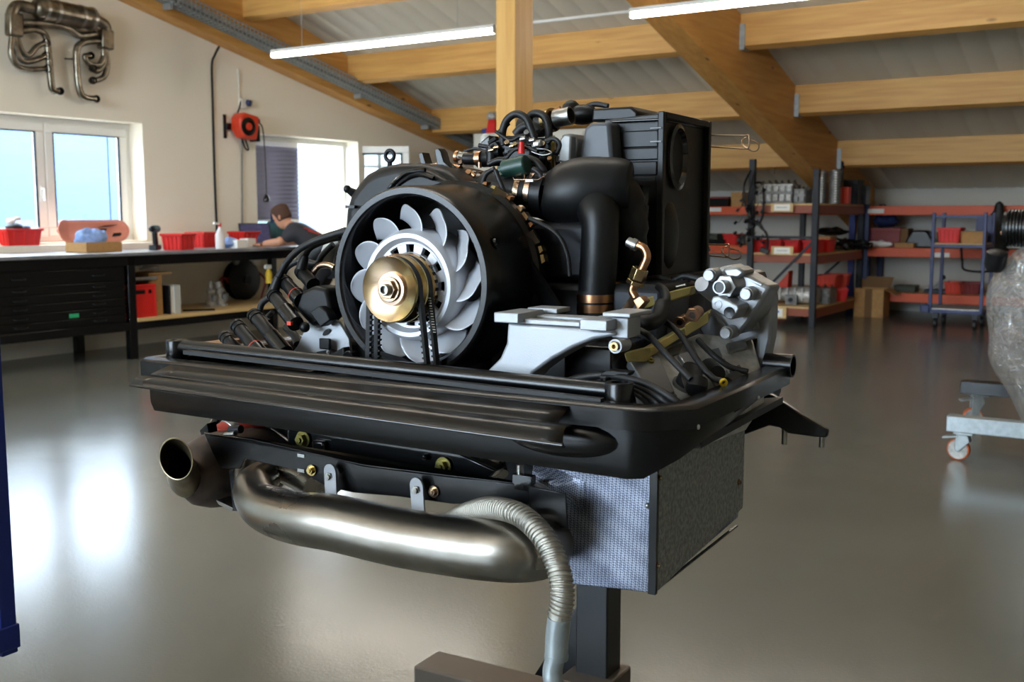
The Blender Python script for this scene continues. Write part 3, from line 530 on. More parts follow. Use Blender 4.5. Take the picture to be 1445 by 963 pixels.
for (u, v) in ((64, 61), (64, 79), (66, 97), (127, 79), (130, 97), (130, 114), (84, 129), (135, 140)):
    p = ge(u, v, .1); obj('port_opening', MB().pipe([p+V((0, 0, 0)), p+V((.03, -.01, 0))], .035, .005, 14).lathe(p+V((.012, -.004, 0)), (1, -.3, 0), [(0, 0), (.031, 0)], 14), M['black'], ex)
obj('hanger_nail', MB().cyl(ge(92, 83, 0), ge(92, 83, .14), .008, 8).cyl(ge(104, 83, .12), ge(92, 83, .12), .007, 8), M['black'], ex)
obj('hanger_nail', MB().cyl(ge(34, 2, 0), ge(34, 2, .16), .008, 8), M['black'], ex)
# ================================================================ LAMPS
le = emit('led_tube', (1, .93, .82), 26)
def lamp(x0, x1, y, z, label):
    o = empty('linear_lamp', ((x0+x1)/2, y, z), 0, label, 'lamp'); hx = (x1-x0)/2; n = max(1, round((x1-x0)/1.4))
    obj('diffuser', MB().bb((-hx+.012, -.03, -.01), (hx-.012, .03, .03)), le, o, bevel=.01)
    obj('end_cap', MB().bb((-hx, -.032, -.012), (-hx+.012, .032, .05)), M['white'], o); obj('end_cap', MB().bb((hx-.012, -.032, -.012), (hx, .032, .05)), M['white'], o)
    obj('housing', MB().bb((-hx, -.03, .03), (hx, .03, .06)), M['white'], o)
    w_ = MB()
    for t in (-.7, .7): w_.cyl((hx*t, 0, .06), (hx*t, 0, zc(y)-z), .0015, 6)
    obj('suspension_wire', w_, M['galv'], o); return o
LZ = 2.8; a = at(385, 84, z=LZ); c = at(697, 44, z=LZ); a2 = at(890, 21, z=LZ)
LY = 7.5
a = at(385, 84, y=LY); c = at(699, 44, y=LY); a2 = at(890, 20, y=LY); LZ = (a.z+c.z+a2.z)/3
lamp(a.x, c.x, LY, LZ, 'lit linear lamp left of the wooden column, ends near the left rafter'); lamp(a2.x, a2.x+2.8, LY, LZ, 'lit linear lamp right of the wooden column, crossing the middle rafter')
o = obj('lamp_rail', MB().bb((c.x+.01, LY-.012, LZ+.03), (a2.x-.01, LY+.012, LZ+.05)), M['white']); tag(o, 'thin white rail between the two linear lamps', 'rail')
for yy, zz in ((2.2, 3.6), (-2.6, 4.2)):  # unseen lamp rows, added to light the engine from above
    for x0 in (-7.6, -3.6): lamp(x0, x0+2.8, yy, zz, '%s linear lamp of the %s row of lamps above the camera' % ({-7.6: 'left', -3.6: 'middle', .6: 'right'}[x0], 'front' if yy > 0 else 'rear'))
# ================================================================ RACKS
def board_sign(parent, x, y, z, w_, h, blue=False):
    s = obj('sign_board', MB().bb((x-w_/2, y-.012, z-h/2), (x+w_/2, y, z+h/2)), M['pine'], parent); obj('sign_sheet', MB().bb((x-w_*.36, y-.014, z-h*.36), (x+w_*.36, y-.012, z+h*.36)), M['paper'], s)
    m = MB()
    if blue: m.bb((x-w_*.2, y-.0155, z+.0), (x+w_*.22, y-.014, z+h*.18))
    else: m.bb((x-w_*.25, y-.0155, z-.004), (x+w_*.25, y-.014, z+.006))
    if blue: obj('print_bar', m, mat('blue_print', '#2b63c9', .6), s); obj('print_line', MB().bb((x-w_*.12, y-.0155, z-h*.18), (x+w_*.08, y-.014, z-h*.1)), M['grey'], s)
    else: obj('print_line', m, M['lightgrey'], s)
ux1 = at(1152, 400, y=12.04).x; ux0 = at(1054, 400, y=12.04).x; RY0, RY1 = 12.04, 13.95
ra = empty('storage_rack', ((ux0+ux1)/2, RY0, 0), 0, 'dark steel storage rack with brown boards, its end frame facing the engine', 'rack'); ro = V(ra.location)
def ro_(name, m, mm, parent=ra, **k): m.v = [p-ro for p in m.v]; return obj(name, m, mm, parent, **k)
zt = at(1060, 225, y=RY0).z
for x, zz in ((ux0+.035, zt), (ux1-.035, lowM(RY0)-.04)):
    ro_('upright', MB().bb((x-.035, RY0-.03, 0), (x+.035, RY0+.03, zz)), M['darkmetal'], bevel=.004); ro_('upright', MB().bb((x-.035, RY1-.03, 0), (x+.035, RY1+.03, 1.45)), M['darkmetal'], bevel=.004)
za = at(1095, 420, y=RY0).z; zb = at(1140, 345, y=RY0).z
ro_('diagonal_brace', MB().beam((ux0+.03, RY0, za-.12), (ux1-.06, RY0, at(1142, 342, y=RY0).z), .02, .03), M['darkmetal']); ro_('cross_brace', MB().beam((ux0+.05, RY0, at(1100, 335, y=RY0).z), (ux1-.05, RY0, at(1100, 335, y=RY0).z), .02, .03), M['darkmetal'])
ro_('diagonal_brace', MB().beam((ux0+.03, RY1, za-.12), (ux1-.06, RY1, .9), .02, .03), M['darkmetal'])
lev = [at(1100, v, y=RY0).z for v in (287.5, 357.5, 432)]
for k, z in enumerate(lev):
    ro_('shelf_board', MB().bb((ux0+.02, RY0+.0, z-.02), (ux1-.0, RY1, z)), M['pine'], bevel=.002)
    for x in (ux0+.02, ux1-.05): ro_('side_beam', MB().bb((x, RY0+.03, z-.12), (x+.05, RY1, z-.02)), M['darkside'], bevel=.003)  # beams of this rack lie in shade; the shade is in their browner colour
    ro_('end_beam', MB().bb((ux0+.07, RY0+.01, z-.11), (ux1-.07, RY0+.04, z-.02)), M['darkside'], bevel=.003)
for k, (u, v) in enumerate(((1104, 292), (1104, 353), (1092, 440))):
    p = at(u, v+1, y=RY0-.03); q0 = p-ro; board_sign(ra, q0.x, q0.y, q0.z, .26 if k < 2 else .3, .1 if k < 2 else .13, k == 2)
# long rack at the back wall
BY = 14.0
br = empty('storage_rack', (-3, BY, 0), 0, 'long storage rack with orange beams along the back wall', 'rack'); bo2 = V(br.location)
def bo_(name, m, mm, parent=br, **k): m.v = [p-bo2 for p in m.v]; return obj(name, m, mm, parent, **k)
blev = [at(1330, v, y=BY).z for v in (290.5, 351, 416)]
ups = [-8.6, -6.2, at(1200, 380, y=BY).x, at(1219, 380, y=BY).x, -1.0, 1.6]
for x in ups:
    mm = M['blue'] if abs(x-ups[2]) < .01 else M['navy']
    for y in (BY, YB-.12): bo_('upright', MB().bb((x-.04, y, 0), (x+.04, y+.06, 1.43)), mm, bevel=.004)
for k, z in enumerate(blev):
    for a, c in zip(ups[:-1], ups[1:]):
        if c-a < .4: continue
        bo_('beam', MB().bb((a+.04, BY-.005, z-.115), (c-.04, BY+.045, z)), M['orange'], bevel=.004)
        bo_('beam', MB().bb((a+.04, YB-.12, z-.115), (c-.04, YB-.07, z)), M['orange'], bevel=.004); bo_('shelf_board', MB().bb((a+.02, BY+.045, z-.02), (c-.02, YB-.1, z)), M['pine'])
for (u, v) in ((1236, 298), (1328, 360), (1008, 296)):
    p = at(u, v, y=BY-.008)-bo2; bo_ if 0 else obj('shelf_label', MB().bb((p.x-.1, p.y-.002, p.z-.028), (p.x+.1, p.y+.002, p.z+.028)), M['paper'], br)
# goods on the racks
def onlev(u, v, y, z): p = at(u, v, y=y); return V((p.x, y, z))
def boxy(name, u, y, z, w_, d_, h, mm, label, cat, rz=0, lidm=None, bev=.004, handle=False):
    p = at(u, 350, y=y); o = empty(name, (p.x, y, z), rz, label, cat)
    obj('body', MB().loft([[V((sx*w_/2*k, sy*d_/2*k, zz)) for sx, sy in ((-1, -1), (1, -1), (1, 1), (-1, 1))] for k, zz in ((.96, 0), (1, h*.8))]), mm, o, bevel=bev)
    obj('lid', MB().bb((-w_*.51, -d_*.51, h*.8), (w_*.51, d_*.51, h)), lidm or mm, o, bevel=bev)
    if handle: obj('handle', MB().tube([(-w_*.2, 0, h), (-w_*.18, 0, h+.04), (w_*.18, 0, h+.04), (w_*.2, 0, h)], .012, 8), M['black'], o)
    return o
boxy('black_case', 1015, BY+.3, blev[0], .34, .3, .14, M['black'], 'black case on the top shelf behind the air filter box', 'case', lidm=M['darkred'])
boxy('parts_carton', 1042, BY+.35, blev[0], .16, .25, .2, M['card'], 'small carton on the top back shelf behind the wiring harness', 'box')
boxy('olive_case', 1007, BY+.3, blev[1], .22, .3, .15, M['darkgreen'], 'olive case on the middle back shelf by the air filter box', 'case'); boxy('tool_tray', 1010, BY+.12, blev[1], .3, .16, .07, M['black'], 'flat black tray in front of the olive case', 'tray')
p = at(1035, 350, y=BY+.25); bin_('storage_bin', (p.x, p.y, blev[1]), .2, .3, .15, M['red'], 0, 'red bin next to the olive case on the back shelf')
boxy('black_box', 1043, BY+.3, blev[1], .1, .25, .13, M['black'], 'narrow black box right of the red bin on the back shelf', 'box')
boxy('parts_case', 1252, BY+.3, blev[1], .38, .3, .25, M['darkred'], 'dark red parts case on the back rack right of the blue upright', 'case', handle=True); boxy('carton', 1276, BY+.32, blev[1], .14, .28, .24, M['darkcard'], 'brown carton beside the dark red case', 'box')
cloth('blue_bag', .16, .17, 5, M['navy'], (at(1251, 300, y=BY+.3).x, BY+.3, blev[1]+.255), 'blue cloth bag lying on the dark red case')
cl = cloth('paper_wrap', .12, .08, 15, M['paper'], (at(1243, 300, y=BY+.1).x, BY+.08, blev[1]+.002), 'crumpled white wrapping in front of the dark red case', 1.5, .5)
boxy('flat_carton', 1278, BY+.14, blev[1], .24, .2, .06, M['card'], 'flat carton on the back shelf below the brown carton', 'box')
o = obj('engine_cover', MB().loft([[V((sx*a, sy*.14, z)) for sx, sy in ((-1, -1), (1, -1), (1, 1), (-1, 1))] for a, z in ((.19, 0), (.16, .1), (.1, .2), (.06, .22))]), M['black'], bevel=.02); o.location = (at(1300, 350, y=BY+.3).x, BY+.3, blev[1]); tag(o, 'black sloped engine cover on the middle back shelf', 'cover')
boxy('green_case', 1282, BY+.3, blev[2], .26, .25, .085, M['darkgreen'], 'flat green case on the lowest back shelf', 'case'); 
for k, (u, mm, lb) in enumerate(((1350, M['orangered'], 'orange red bin on the lowest back shelf behind the blue cart'), (1371, M['darkred'], 'dark red bin on the lowest shelf behind the blue cart'))):
    p = at(u, 400, y=BY+.3); bin_('storage_bin', (p.x, p.y, blev[2]), .24, .3, .15, mm, 0, lb)
o = empty('clamp_tools', (at(1322, 400, y=BY+.25).x, BY+.25, blev[2]), 0, 'heap of dark clamps and levers on the lowest back shelf', 'tool'); obj('base', MB().bb((-.14, -.08, 0), (.14, .08, .05)), M['darkmetal'], o, bevel=.01); obj('lever', MB().tube([(-.16, 0, .04), (-.02, 0, .11), (.06, 0, .2)], .022, 8).tube([(-.05, .04, .05), (.1, .04, .14)], .02, 8), M['lightgrey'], o); obj('grip', MB().ball((.07, 0, .2), .035, 10), M['darkmetal'], o)
# island rack goods
def casting(name, x, y, z, w_, d_, h, label, seed, mm=None, rows=2, n=5, cat='engine part'):
    o = empty(name, (x, y, z), 0, label, cat); r = random.Random(seed); mm = mm or M['lightgrey']
    obj('block', MB().bb((-w_/2, -d_/2, 0), (w_/2, d_/2, h*.8)), M['grey'], o, bevel=.012)
    m = MB()
    for i in range(n):
        xx = -w_/2+w_*(i+.5)/n; m.bb((xx-w_/n*.36, -d_/2-.03, h*.12), (xx+w_/n*.36, -d_/2+.01, h*.42)); m.bb((xx-w_/n*.3, -d_/2-.02, h*.55), (xx+w_/n*.38, -d_/2+.01, h*.78))
    obj('ribs', m, mm, o, bevel=.005)
    m = MB()
    for i in range(n+1): m.cyl((-w_/2+w_*i/n*.96+.01, -d_/4+r.random()*d_/2, h*.78), (-w_/2+w_*i/n*.96+.01, -d_/4, h), .016, 8)
    obj('studs', m, M['steel'], o); obj('flange', MB().bb((-w_*.52, -d_*.53, h*.78), (w_*.5, d_*.5, h*.86)), mm, o, bevel=.004)
    return o
ax = lambda u, y: at(u, 350, y=y).x
casting('engine_case', ax(1099, 12.5), 12.5, lev[0], .4, .3, .27, 'pale engine case half on top of the island rack', 1); casting('gearbox_housing', ax(1131, 12.4), 12.4, lev[0], .14, .26, .2, 'grey gearbox housing right of the engine case half', 2, M['grey'], n=2)
o = empty('cylinder_stack', (ax(1166, 12.55), 12.55, lev[0]), 0, 'upright finned cylinders on top of the rack beside the right upright', 'engine part')
for k, dx in enumerate((-.085, .075)):
    prof = [(0, 0)]
    for i in range(13): prof += [(.075, i*.03), (.075, i*.03+.012), (.058, i*.03+.014), (.058, i*.03+.028)]
    obj('finned_barrel', MB().lathe((dx, 0, 0), (0, 0, 1), prof+[(0, .39)], 20), M['grey'], o); s_ = MB()
    for i in range(12): s_.bb((dx+.02, -.085, .02+i*.03), (dx+.045, -.07, .036+i*.03))
    obj('fin_tabs', s_, M['white' if k else 'lightgrey'], o)
boxy('orange_can', 1190, 12.9, lev[0], .11, .12, .2, M['orangered'], 'orange red can at the end of the top shelf', 'can'); boxy('dark_carton', 1200, 13.5, lev[0], .2, .25, .3, M['darkmetal'], 'dark carton behind the orange red can', 'box'); boxy('dark_sleeve', 1215, 13.7, lev[0], .13, .2, .24, M['black'], 'black narrow box at the far end of the top shelf', 'box')
o = obj('tall_spindle', MB().lathe((0, 0, 0), (0, 0, 1), [(0, 0), (.05, 0), (.05, .02), (.015, .04), (.015, .42), (.035, .44), (.035, .5), (.02, .52), (0, .52)], 14), M['black']); o.location = (ax(1184, 13.1), 13.1, lev[0]); tag(o, 'black spindle with a knob standing behind the finned cylinders', 'tool')
rx = [(1074, 12.32, .17), (1098, 12.32, .2), (1122, 12.34, .2), (1148, 12.36, .2), (1164, 12.75, .2)]
for k, (u, y, s_) in enumerate(rx): bin_('storage_bin', (ax(u, y), y, lev[1]), .17, .3, .15, M['red'], 0, ['red bin at the left upright on the middle rack shelf', 'second red bin from the left upright on the middle shelf', 'third red bin on the middle rack shelf under the cross brace', 'red bin behind the right upright on the middle rack shelf', 'last red bin at the right edge of the middle rack shelf'][k])
boxy('carton', 1163, 13.1, lev[1], .22, .3, .18, M['card'], 'brown carton under the black bag on the middle rack shelf', 'box')
o = cloth('black_bag', .2, .1, 8, M['black'], (ax(1172, 13.15), 13.15, lev[1]+.185), 'flat black bag lying on the brown carton', 1.1, .8)
for k, (u, y) in enumerate(((1185, 13.3), (1203, 13.6), (1217, 13.75))):
    o = empty('hose_bundle', (ax(u, y), y, lev[1]), k, ['tangled dark hoses right of the brown carton', 'tangle of dark hoses in the rack corner', 'last tangle of hoses at the blue upright'][k], 'hose'); r = random.Random(k)
    obj('hoses', MB().tube(spline([(r.uniform(-.16, .16), r.uniform(-.14, .14), r.uniform(.015, .15)) for _ in range(14)], 5), .014, 7), M['blackmatte'], o); obj('fittings', MB().tube(spline([(r.uniform(-.14, .14), r.uniform(-.14, .1), r.uniform(.015, .1)) for _ in range(6)], 4), .016, 7), M['grey'], o)
o = empty('pulley_set', (ax(1104, 12.5), 12.6, lev[1]), 0, 'dark pulleys lying behind the red bins', 'engine part'); obj('pulley', MB().lathe((0, 0, .1), (0, -1, 0), [(.03, 0), (.08, 0), (.06, .03), (.08, .06), (.03, .06)], 18), M['darkmetal'], o); obj('arm', MB().bb((-.12, -.04, 0), (.12, .04, .05)), M['darkmetal'], o)
# bottom shelf: gearbox, red bins, orange fender
o = empty('gearbox', (ax(1118, 12.4), 12.42, lev[2]), 0, 'grey gearbox lying on the bottom shelf of the island rack', 'gearbox')
obj('case', MB().loft([[V((x, .12*k*cos(a), .11+.1*k*sin(a))) for a in [tau*i/12 for i in range(12)]] for x, k in ((-.3, .5), (-.2, .75), (-.05, .8), (.05, 1.0), (.28, 1.05), (.32, .9))]), M['lightgrey'], o); m = MB()
for i in range(6): m.bb((-.2+.09*i, -.13, .05), (-.18+.09*i, -.08, .2))
obj('ribs', m, M['lightgrey'], o, bevel=.004); obj('bearing_flange', MB().bb((-.02, -.17, .0), (.12, -.1, .12)).lathe((.05, -.17, .06), (0, -1, 0), [(.05, 0), (.05, .01), (.03, .01), (.03, 0)], 14), M['grey'], o, bevel=.006); obj('bore', MB().cyl((.05, -.182, .06), (.05, -.168, .06), .026, 12), M['black'], o)
casting('differential_case', ax(1163, 12.7), 12.7, lev[2], .26, .3, .22, 'dark grey differential case at the right of the bottom shelf', 4, M['grey'], n=3)
o = obj('orange_fender', MB().prism([(-.13, 0, 0), (.1, 0, .02), (.12, 0, .24), (.09, 0, .21), (-.02, 0, .13)], (0, .16, .0)), M['orangered'], bevel=.006); o.location = (ax(1100, 12.6), 12.62, lev[2]+.16); 
o.location.z = lev[2]; o.scale = (1, 1, 1.6); tag(o, 'pointed orange panel behind the gearbox', 'panel')
for k, (u, y, z) in enumerate(((1170, 13.2, lev[2]+.16), (1184, 13.5, lev[2]+.16), (1182, 13.15, lev[2]), (1178, 13.5, lev[2]))):
    bin_('storage_bin', (ax(u, y), y, z), .27, .3, .155, M['orangered' if k != 2 else 'red'], .15*k, ['orange red bin on top of the stack on the bottom shelf, front', 'orange red bin on top of the stack, rear', 'red bin at the foot of the stack on the bottom shelf, front', 'orange red bin at the foot of the stack, rear'][k])
# wiring harness hanging from the left upright
p0 = at(1058, 238, y=RY0-.1); o = empty('wiring_harness', tuple(p0), 0, 'black wiring harness with connectors hanging on the left rack upright', 'cable'); r = random.Random(5)
wp = lambda u, v: at(u, v, y=RY0-.1)-p0
obj('main_loom', MB().tube(spline([wp(1066, 258), wp(1076, 262), wp(1077, 300), wp(1072, 318), wp(1082, 330), wp(1083, 350), wp(1078, 357)], 6), .014, 8), M['black'], o)
obj('main_loom', MB().tube(spline([wp(1060, 240), wp(1050, 262), wp(1052, 290), wp(1060, 310), wp(1072, 315), wp(1084, 336)], 6), .012, 8), M['black'], o); obj('main_loom', MB().tube(spline([wp(1066, 240), wp(1056, 280), wp(1062, 320), wp(1070, 310)], 6), .011, 8), M['black'], o)
m = MB(); cn = MB()
for i in range(26):
    a = wp(r.uniform(1047, 1078), r.uniform(255, 335)); c = a+V((r.uniform(-.1, .06), r.uniform(-.05, .03), r.uniform(-.14, .02))); m.tube(spline([a, (a+c)/2+V((r.uniform(-.04, .04), 0, -.03)), c], 4), .0045, 5); cn.box(c, (.03, .03, .035), (r.random(), r.random(), r.random()))
obj('branch_wires', m, M['black'], o); obj('connectors', cn, M['darkmetal'], o); obj('plug', MB().box(wp(1079, 354), (.11, .05, .06), (0, .4, 0)), M['black'], o, bevel=.008)
obj('hook', MB().tube(spline([wp(1093, 246), wp(1093, 238), wp(1097, 236)], 4), .005, 6), M['darkmetal'], o)
# open cardboard box on the floor
q = at(1226, 448, z=0); o = empty('cardboard_box', (q.x, q.y+.12, 0), R_(2), 'open cardboard box on the floor between the racks', 'box'); w_, h = .36, .36
m = MB()
for a, c in (((-w_/2, -.18, 0), (w_/2, -.174, h)), ((-w_/2, .174, 0), (w_/2, .18, h)), ((-w_/2, -.18, 0), (-w_/2+.006, .18, h)), ((w_/2-.006, -.18, 0), (w_/2, .18, h)), ((-w_/2, -.18, 0), (w_/2, .18, .006))): m.bb(a, c)
obj('body', m, M['card'], o); obj('flap', MB().prism([(-w_/2, .18, h), (w_/2, .18, h), (w_/2+.04, .2, h+.14), (-w_/2, .2, h+.14)], (0, .005, 0)), M['darkcard'], o); obj('flap', MB().prism([(w_/2, -.17, h), (w_/2, .17, h), (w_/2+.14, .17, h-.07), (w_/2+.14, -.17, h-.07)], (0, 0, .005)), M['card'], o); obj('flap', MB().prism([(-w_/2, -.186, h), (w_/2, -.186, h), (w_/2, -.2, h+.005), (-w_/2, -.2, h+.005)], (0, 0, .006)), M['card'], o); obj('packing_tape', MB().bb((-.05, -.1815, 0), (.04, -.1802, h)), M['darkcard'], o)
# blue shelf cart
CY = 12.75; pfl = at(1312, 440, y=CY); pfr = at(1384, 440, y=CY); x0, x1 = pfl.x, pfr.x; z_ = lambda v: at(1350, v, y=CY).z
cart = empty('shelf_cart', ((x0+x1)/2, CY, 0), R_(0), 'blue two shelf cart on castors in front of the back rack', 'cart'); co = V(cart.location)
def c_(name, m, mm, **k): m.v = [p-co for p in m.v]; return obj(name, m, mm, cart, **k)
ztop = z_(300); zs = z_(345); zd = z_(438)
for x, y in ((x0, CY), (x1, CY), (x0, CY+.55), (x1, CY+.55)): c_('post', MB().bb((x-.018, y-.018, zd-.03), (x+.018, y+.018, ztop)), M['cartblue'], bevel=.004)
for z, nm in ((zs, 'upper_shelf'), (zd, 'deck')): c_(nm, MB().bb((x0, CY, z-.005), (x1, CY+.55, z+.012)), M['pine'] if z == zs else M['lightgrey']); c_('shelf_frame', MB().bb((x0, CY-.02, z-.04), (x1, CY+.01, z-.002)).bb((x0, CY+.54, z-.04), (x1, CY+.57, z-.002)).bb((x0-.02, CY, z-.04), (x0+.01, CY+.55, z-.002)).bb((x1-.01, CY, z-.04), (x1+.02, CY+.55, z-.002)), M['cartblue'], bevel=.003)
c_('top_rail', MB().bb((x0, CY-.012, ztop-.06), (x1, CY+.012, ztop-.03)).bb((x0, CY+.54, ztop-.06), (x1, CY+.56, ztop-.03)), M['cartblue']); c_('back_mesh', MB().bb((x0+.35, CY+.548, zs), (x1, CY+.552, ztop-.06)), M['cartblue']); c_('push_handle', MB().tube(spline([at(1344, 350, y=CY+.0)+V((0, .5, 0)), at(1346, 370, y=CY)+V((0, .5, 0)), at(1350, 384, y=CY)+V((0, .5, 0)), at(1385, 386, y=CY)+V((0, .5, 0)), at(1394, 376, y=CY)+V((0, .5, 0))], 5), .013, 8), M['black']); c_('corner_bumper', MB().bb((x0-.1, CY-.04, zd-.04), (x0, CY+.05, zd+.05)), M['cartblue'], bevel=.01)
for x, y in ((x0+.06, CY+.03), (x1-.06, CY+.03), (x0+.06, CY+.5), (x1-.06, CY+.5)):
    f_ = c_('castor', MB().bb((x-.03, y-.03, .12), (x+.03, y+.03, zd-.035)).bb((x-.022, y-.02, .05), (x-.018, y+.02, .13)).bb((x+.018, y-.02, .05), (x+.022, y+.02, .13)), M['darkmetal']); 
    wh = MB().lathe((x-.016, y, .06), (1, 0, 0), [(0, 0), (.06, 0), (.06, .032), (0, .032)], 18); wh.v = [p-co for p in wh.v]; obj('wheel', wh, M['rubber'], f_)
p = at(1342, 330, y=CY+.2); bin_('storage_bin', (p.x, CY+.2, zs+.013), .24, .3, .17, M['red'], 0, 'red bin on the upper shelf of the blue cart')
boxy('carton', 1374, CY+.25, zs+.013, .24, .25, .13, M['card'], 'brown carton on the upper shelf of the blue cart', 'box'); boxy('dark_box', 1331, CY+.35, zs+.013, .12, .2, .12, M['darkgreen'], 'dark box behind the red bin on the blue cart', 'box')
# black coat hung on the back rack
p = at(1408, 330, y=BY-.12); o = empty('black_coat', (p.x, p.y, at(1408, 352, y=BY-.12).z), 0, 'black coat hanging on the back rack right of the blue cart', 'coat')
obj('body', MB().loft([[V((w_*cos(a), d_*sin(a), z)) for a in [tau*i/12 for i in range(12)]] for w_, d_, z in ((.13, .07, -.02), (.12, .08, .2), (.14, .07, .34), (.06, .05, .46), (.045, .045, .54), (.01, .01, .57))]), M['rubber'], o); obj('sleeve', MB().tube(spline([(-.1, 0, .36), (-.16, -.01, .24), (-.15, -.02, .08)]), .045, 10), M['rubber'], o)
# ================================================================ THE WRAPPED ENGINE ON ITS STAND
p = at(1338, 600, z=.17); WX, WY = p.x, p.y
q = at(1338, 605, y=5.86)
st = empty('engine_stand', (-.6, 5.9, 0), 0, 'galvanised engine stand on orange castors under the wrapped engine', 'engine stand'); so = V(st.location)
def s_(name, m, mm, parent=st, **k): m.v = [p-so for p in m.v]; return obj(name, m, mm, parent, **k)
a = at(1335, 603, y=5.9); zt_ = at(1335, 587, y=5.9).z; zb_ = at(1335, 609, y=5.9).z
s_('front_beam', MB().bb((a.x, 5.9, zb_), (1.0, 5.98, zt_)), M['galv'], bevel=.004)
b_ = at(1355, 547, y=6.9); zt2 = at(1355, 538, y=6.9).z; zb2 = at(1355, 556, y=6.9).z
s_('rear_beam', MB().bb((b_.x, 6.9, zb2), (1.0, 7.0, zt2)), M['black'], bevel=.004)
s_('cross_beam', MB().bb((-.2, 5.98, zb_), (-.1, 6.9, zt_)), M['galv'], bevel=.004); s_('mast', MB().bb((-.3, 6.5, zb_), (-.18, 6.62, .75)), M['black'], bevel=.004)
def castor(x, y, zt, rz, label=None):
    m = MB(); rr = .058; f = lambda p: V((x+p[0]*cos(rz)-p[1]*sin(rz), y+p[0]*sin(rz)+p[1]*cos(rz), p[2]))
    for pr in ([(-.05, -.04, zt-.012), (.05, -.04, zt-.012), (.05, .04, zt-.012), (-.05, .04, zt-.012)],): m.prism([f(p) for p in pr], (0, 0, .012))
    for sy in (-.026, .022): m.prism([f(p) for p in ((.02, sy, zt-.012), (.03, sy, zt-.05), (-.025, sy, rr-.012), (-.045, sy, rr), (-.04, sy, zt-.012))], V((-sin(rz), cos(rz), 0))*.004)
    m.prism([f(p) for p in ((-.03, -.03, zt-.03), (-.11, -.03, zt-.045), (-.11, .03, zt-.045), (-.03, .03, zt-.03))], (0, 0, .01))
    fk = s_('castor_fork', m, M['galv'], bevel=.002); ax_ = V((-sin(rz), cos(rz), 0)); c0_ = f((-.03, 0, rr))-ax_*.017
    t_ = MB().lathe(c0_, ax_, [(rr-.007, 0), (rr, .003), (rr, .031), (rr-.007, .034)], 26); t_.v = [p-so for p in t_.v]; obj('tyre', t_, mat('orange_polyurethane', '#c4612f', .45), fk)
    t_ = MB().lathe(c0_, ax_, [(0, .004), (rr-.007, 0), (rr-.007, .034), (0, .03)], 26); t_.v = [p-so for p in t_.v]; obj('rim', t_, M['lightgrey'], fk)
cz = zb_; castor(a.x+.09, 5.94, cz, R_(-8)); castor(b_.x+.1, 6.95, zb2, R_(25)); castor(.9, 5.94, cz, 0); castor(.9, 6.95, zb2, 0)
# engine body and its film
eb = empty('wrapped_engine', (-.35, 6.2, zt_+.02), 0, 'grey engine wrapped in clear plastic film on the right stand', 'engine'); eo2 = V(eb.location); z0 = eo2.z
def e_(name, m, mm, **k): m.v = [p-eo2 for p in m.v]; return obj(name, m, mm, eb, **k)
we = lambda u, v, y=6.15: at(u, v, y=y)
c1 = we(1440, 520)
e_('crankcase', MB().bb((-.52, 6.02, .55), (.25, 6.6, 1.0)).bb((-.4, 6.0, .38), (.2, 6.5, .56)), M['lightgrey'], bevel=.03, seg=3); m = MB()
for i in range(5): m.cyl((-.5+.06*i, 5.98, .55+.09*i), (-.42+.06*i, 5.95, .57+.09*i), .06, 12)
e_('bosses', m, M['lightgrey'], bevel=.008); e_('intake_pipes', MB().tube(spline([(-.6, 6.05, .6), (-.58, 6.0, .8), (-.45, 5.98, .95), (-.3, 6.0, 1.06)]), .045, 12).tube(spline([(-.48, 5.98, .62), (-.44, 5.95, .8), (-.3, 5.96, .9)]), .04, 12), M['alu']); e_('fan_housing', MB().lathe((-.24, 5.95, 1.0), (0, 1, 0), [(.1, 0), (.19, 0), (.19, .2), (.1, .2)], 28), M['lightgrey'])
m = MB(); 
for i in range(9): m.lathe(we(1423, 322)+V((.0+.016*i, 0, 0)), (1, 0, 0), [(.0, 0), (.1, 0), (.1, .008), (0, .008)], 22)
e_('black_blower', m, M['black']); e_('blower_hub', MB().cyl(we(1417, 322), we(1423, 322)+V((.15, 0, 0)), .085, 20), M['blackmatte']); e_('mount_collar', MB().bb(we(1420, 350), we(1470, 342)+V((0, .15, 0))), M['lightgrey'], bevel=.005); e_('brass_fittings', MB().cyl(we(1414, 332), we(1426, 326), .02, 8).cyl(we(1418, 340), we(1428, 340), .012, 8).cyl(we(1424, 305), we(1428, 312), .014, 8), M['gold'])
e_('coupling', MB().lathe(we(1404, 374), (.2, -.3, 1), [(0, -.03), (.04, -.03), (.055, 0), (.055, .07), (.03, .08), (0, .08)], 20), M['darkmetal'])
film = thin_glass('plastic_film', (.9, .9, .9), .42, .1, bump=1.0, bscale=11); nt = film.node_tree
dfu = nt.nodes.new('ShaderNodeBsdfDiffuse'); dfu.inputs['Color'].default_value = (.8, .8, .78, 1); mx2 = nt.nodes.new('ShaderNodeMixShader'); mx2.inputs['Fac'].default_value = .14
om = [n for n in nt.nodes if n.type == 'OUTPUT_MATERIAL'][0]; mx1 = om.inputs['Surface'].links[0].from_node; nt.links.new(mx1.outputs[0], mx2.inputs[1]); nt.links.new(dfu.outputs[0], mx2.inputs[2]); nt.links.new(mx2.outputs[0], om.inputs['Surface'])
m = MB(); rows = []; prof = [(556, 1420, 'n'), (530, 1398, 0), (505, 1392, 0), (480, 1384, 0), (450, 1381, 0), (425, 1386, 0), (400, 1396, 0), (378, 1408, 0), (360, 1420, 0), (350, 1432, 0)]
cx, cy_ = -.2, 6.28
prof = [(612, 1440)]+[(v, u) for v, u, *_ in prof]
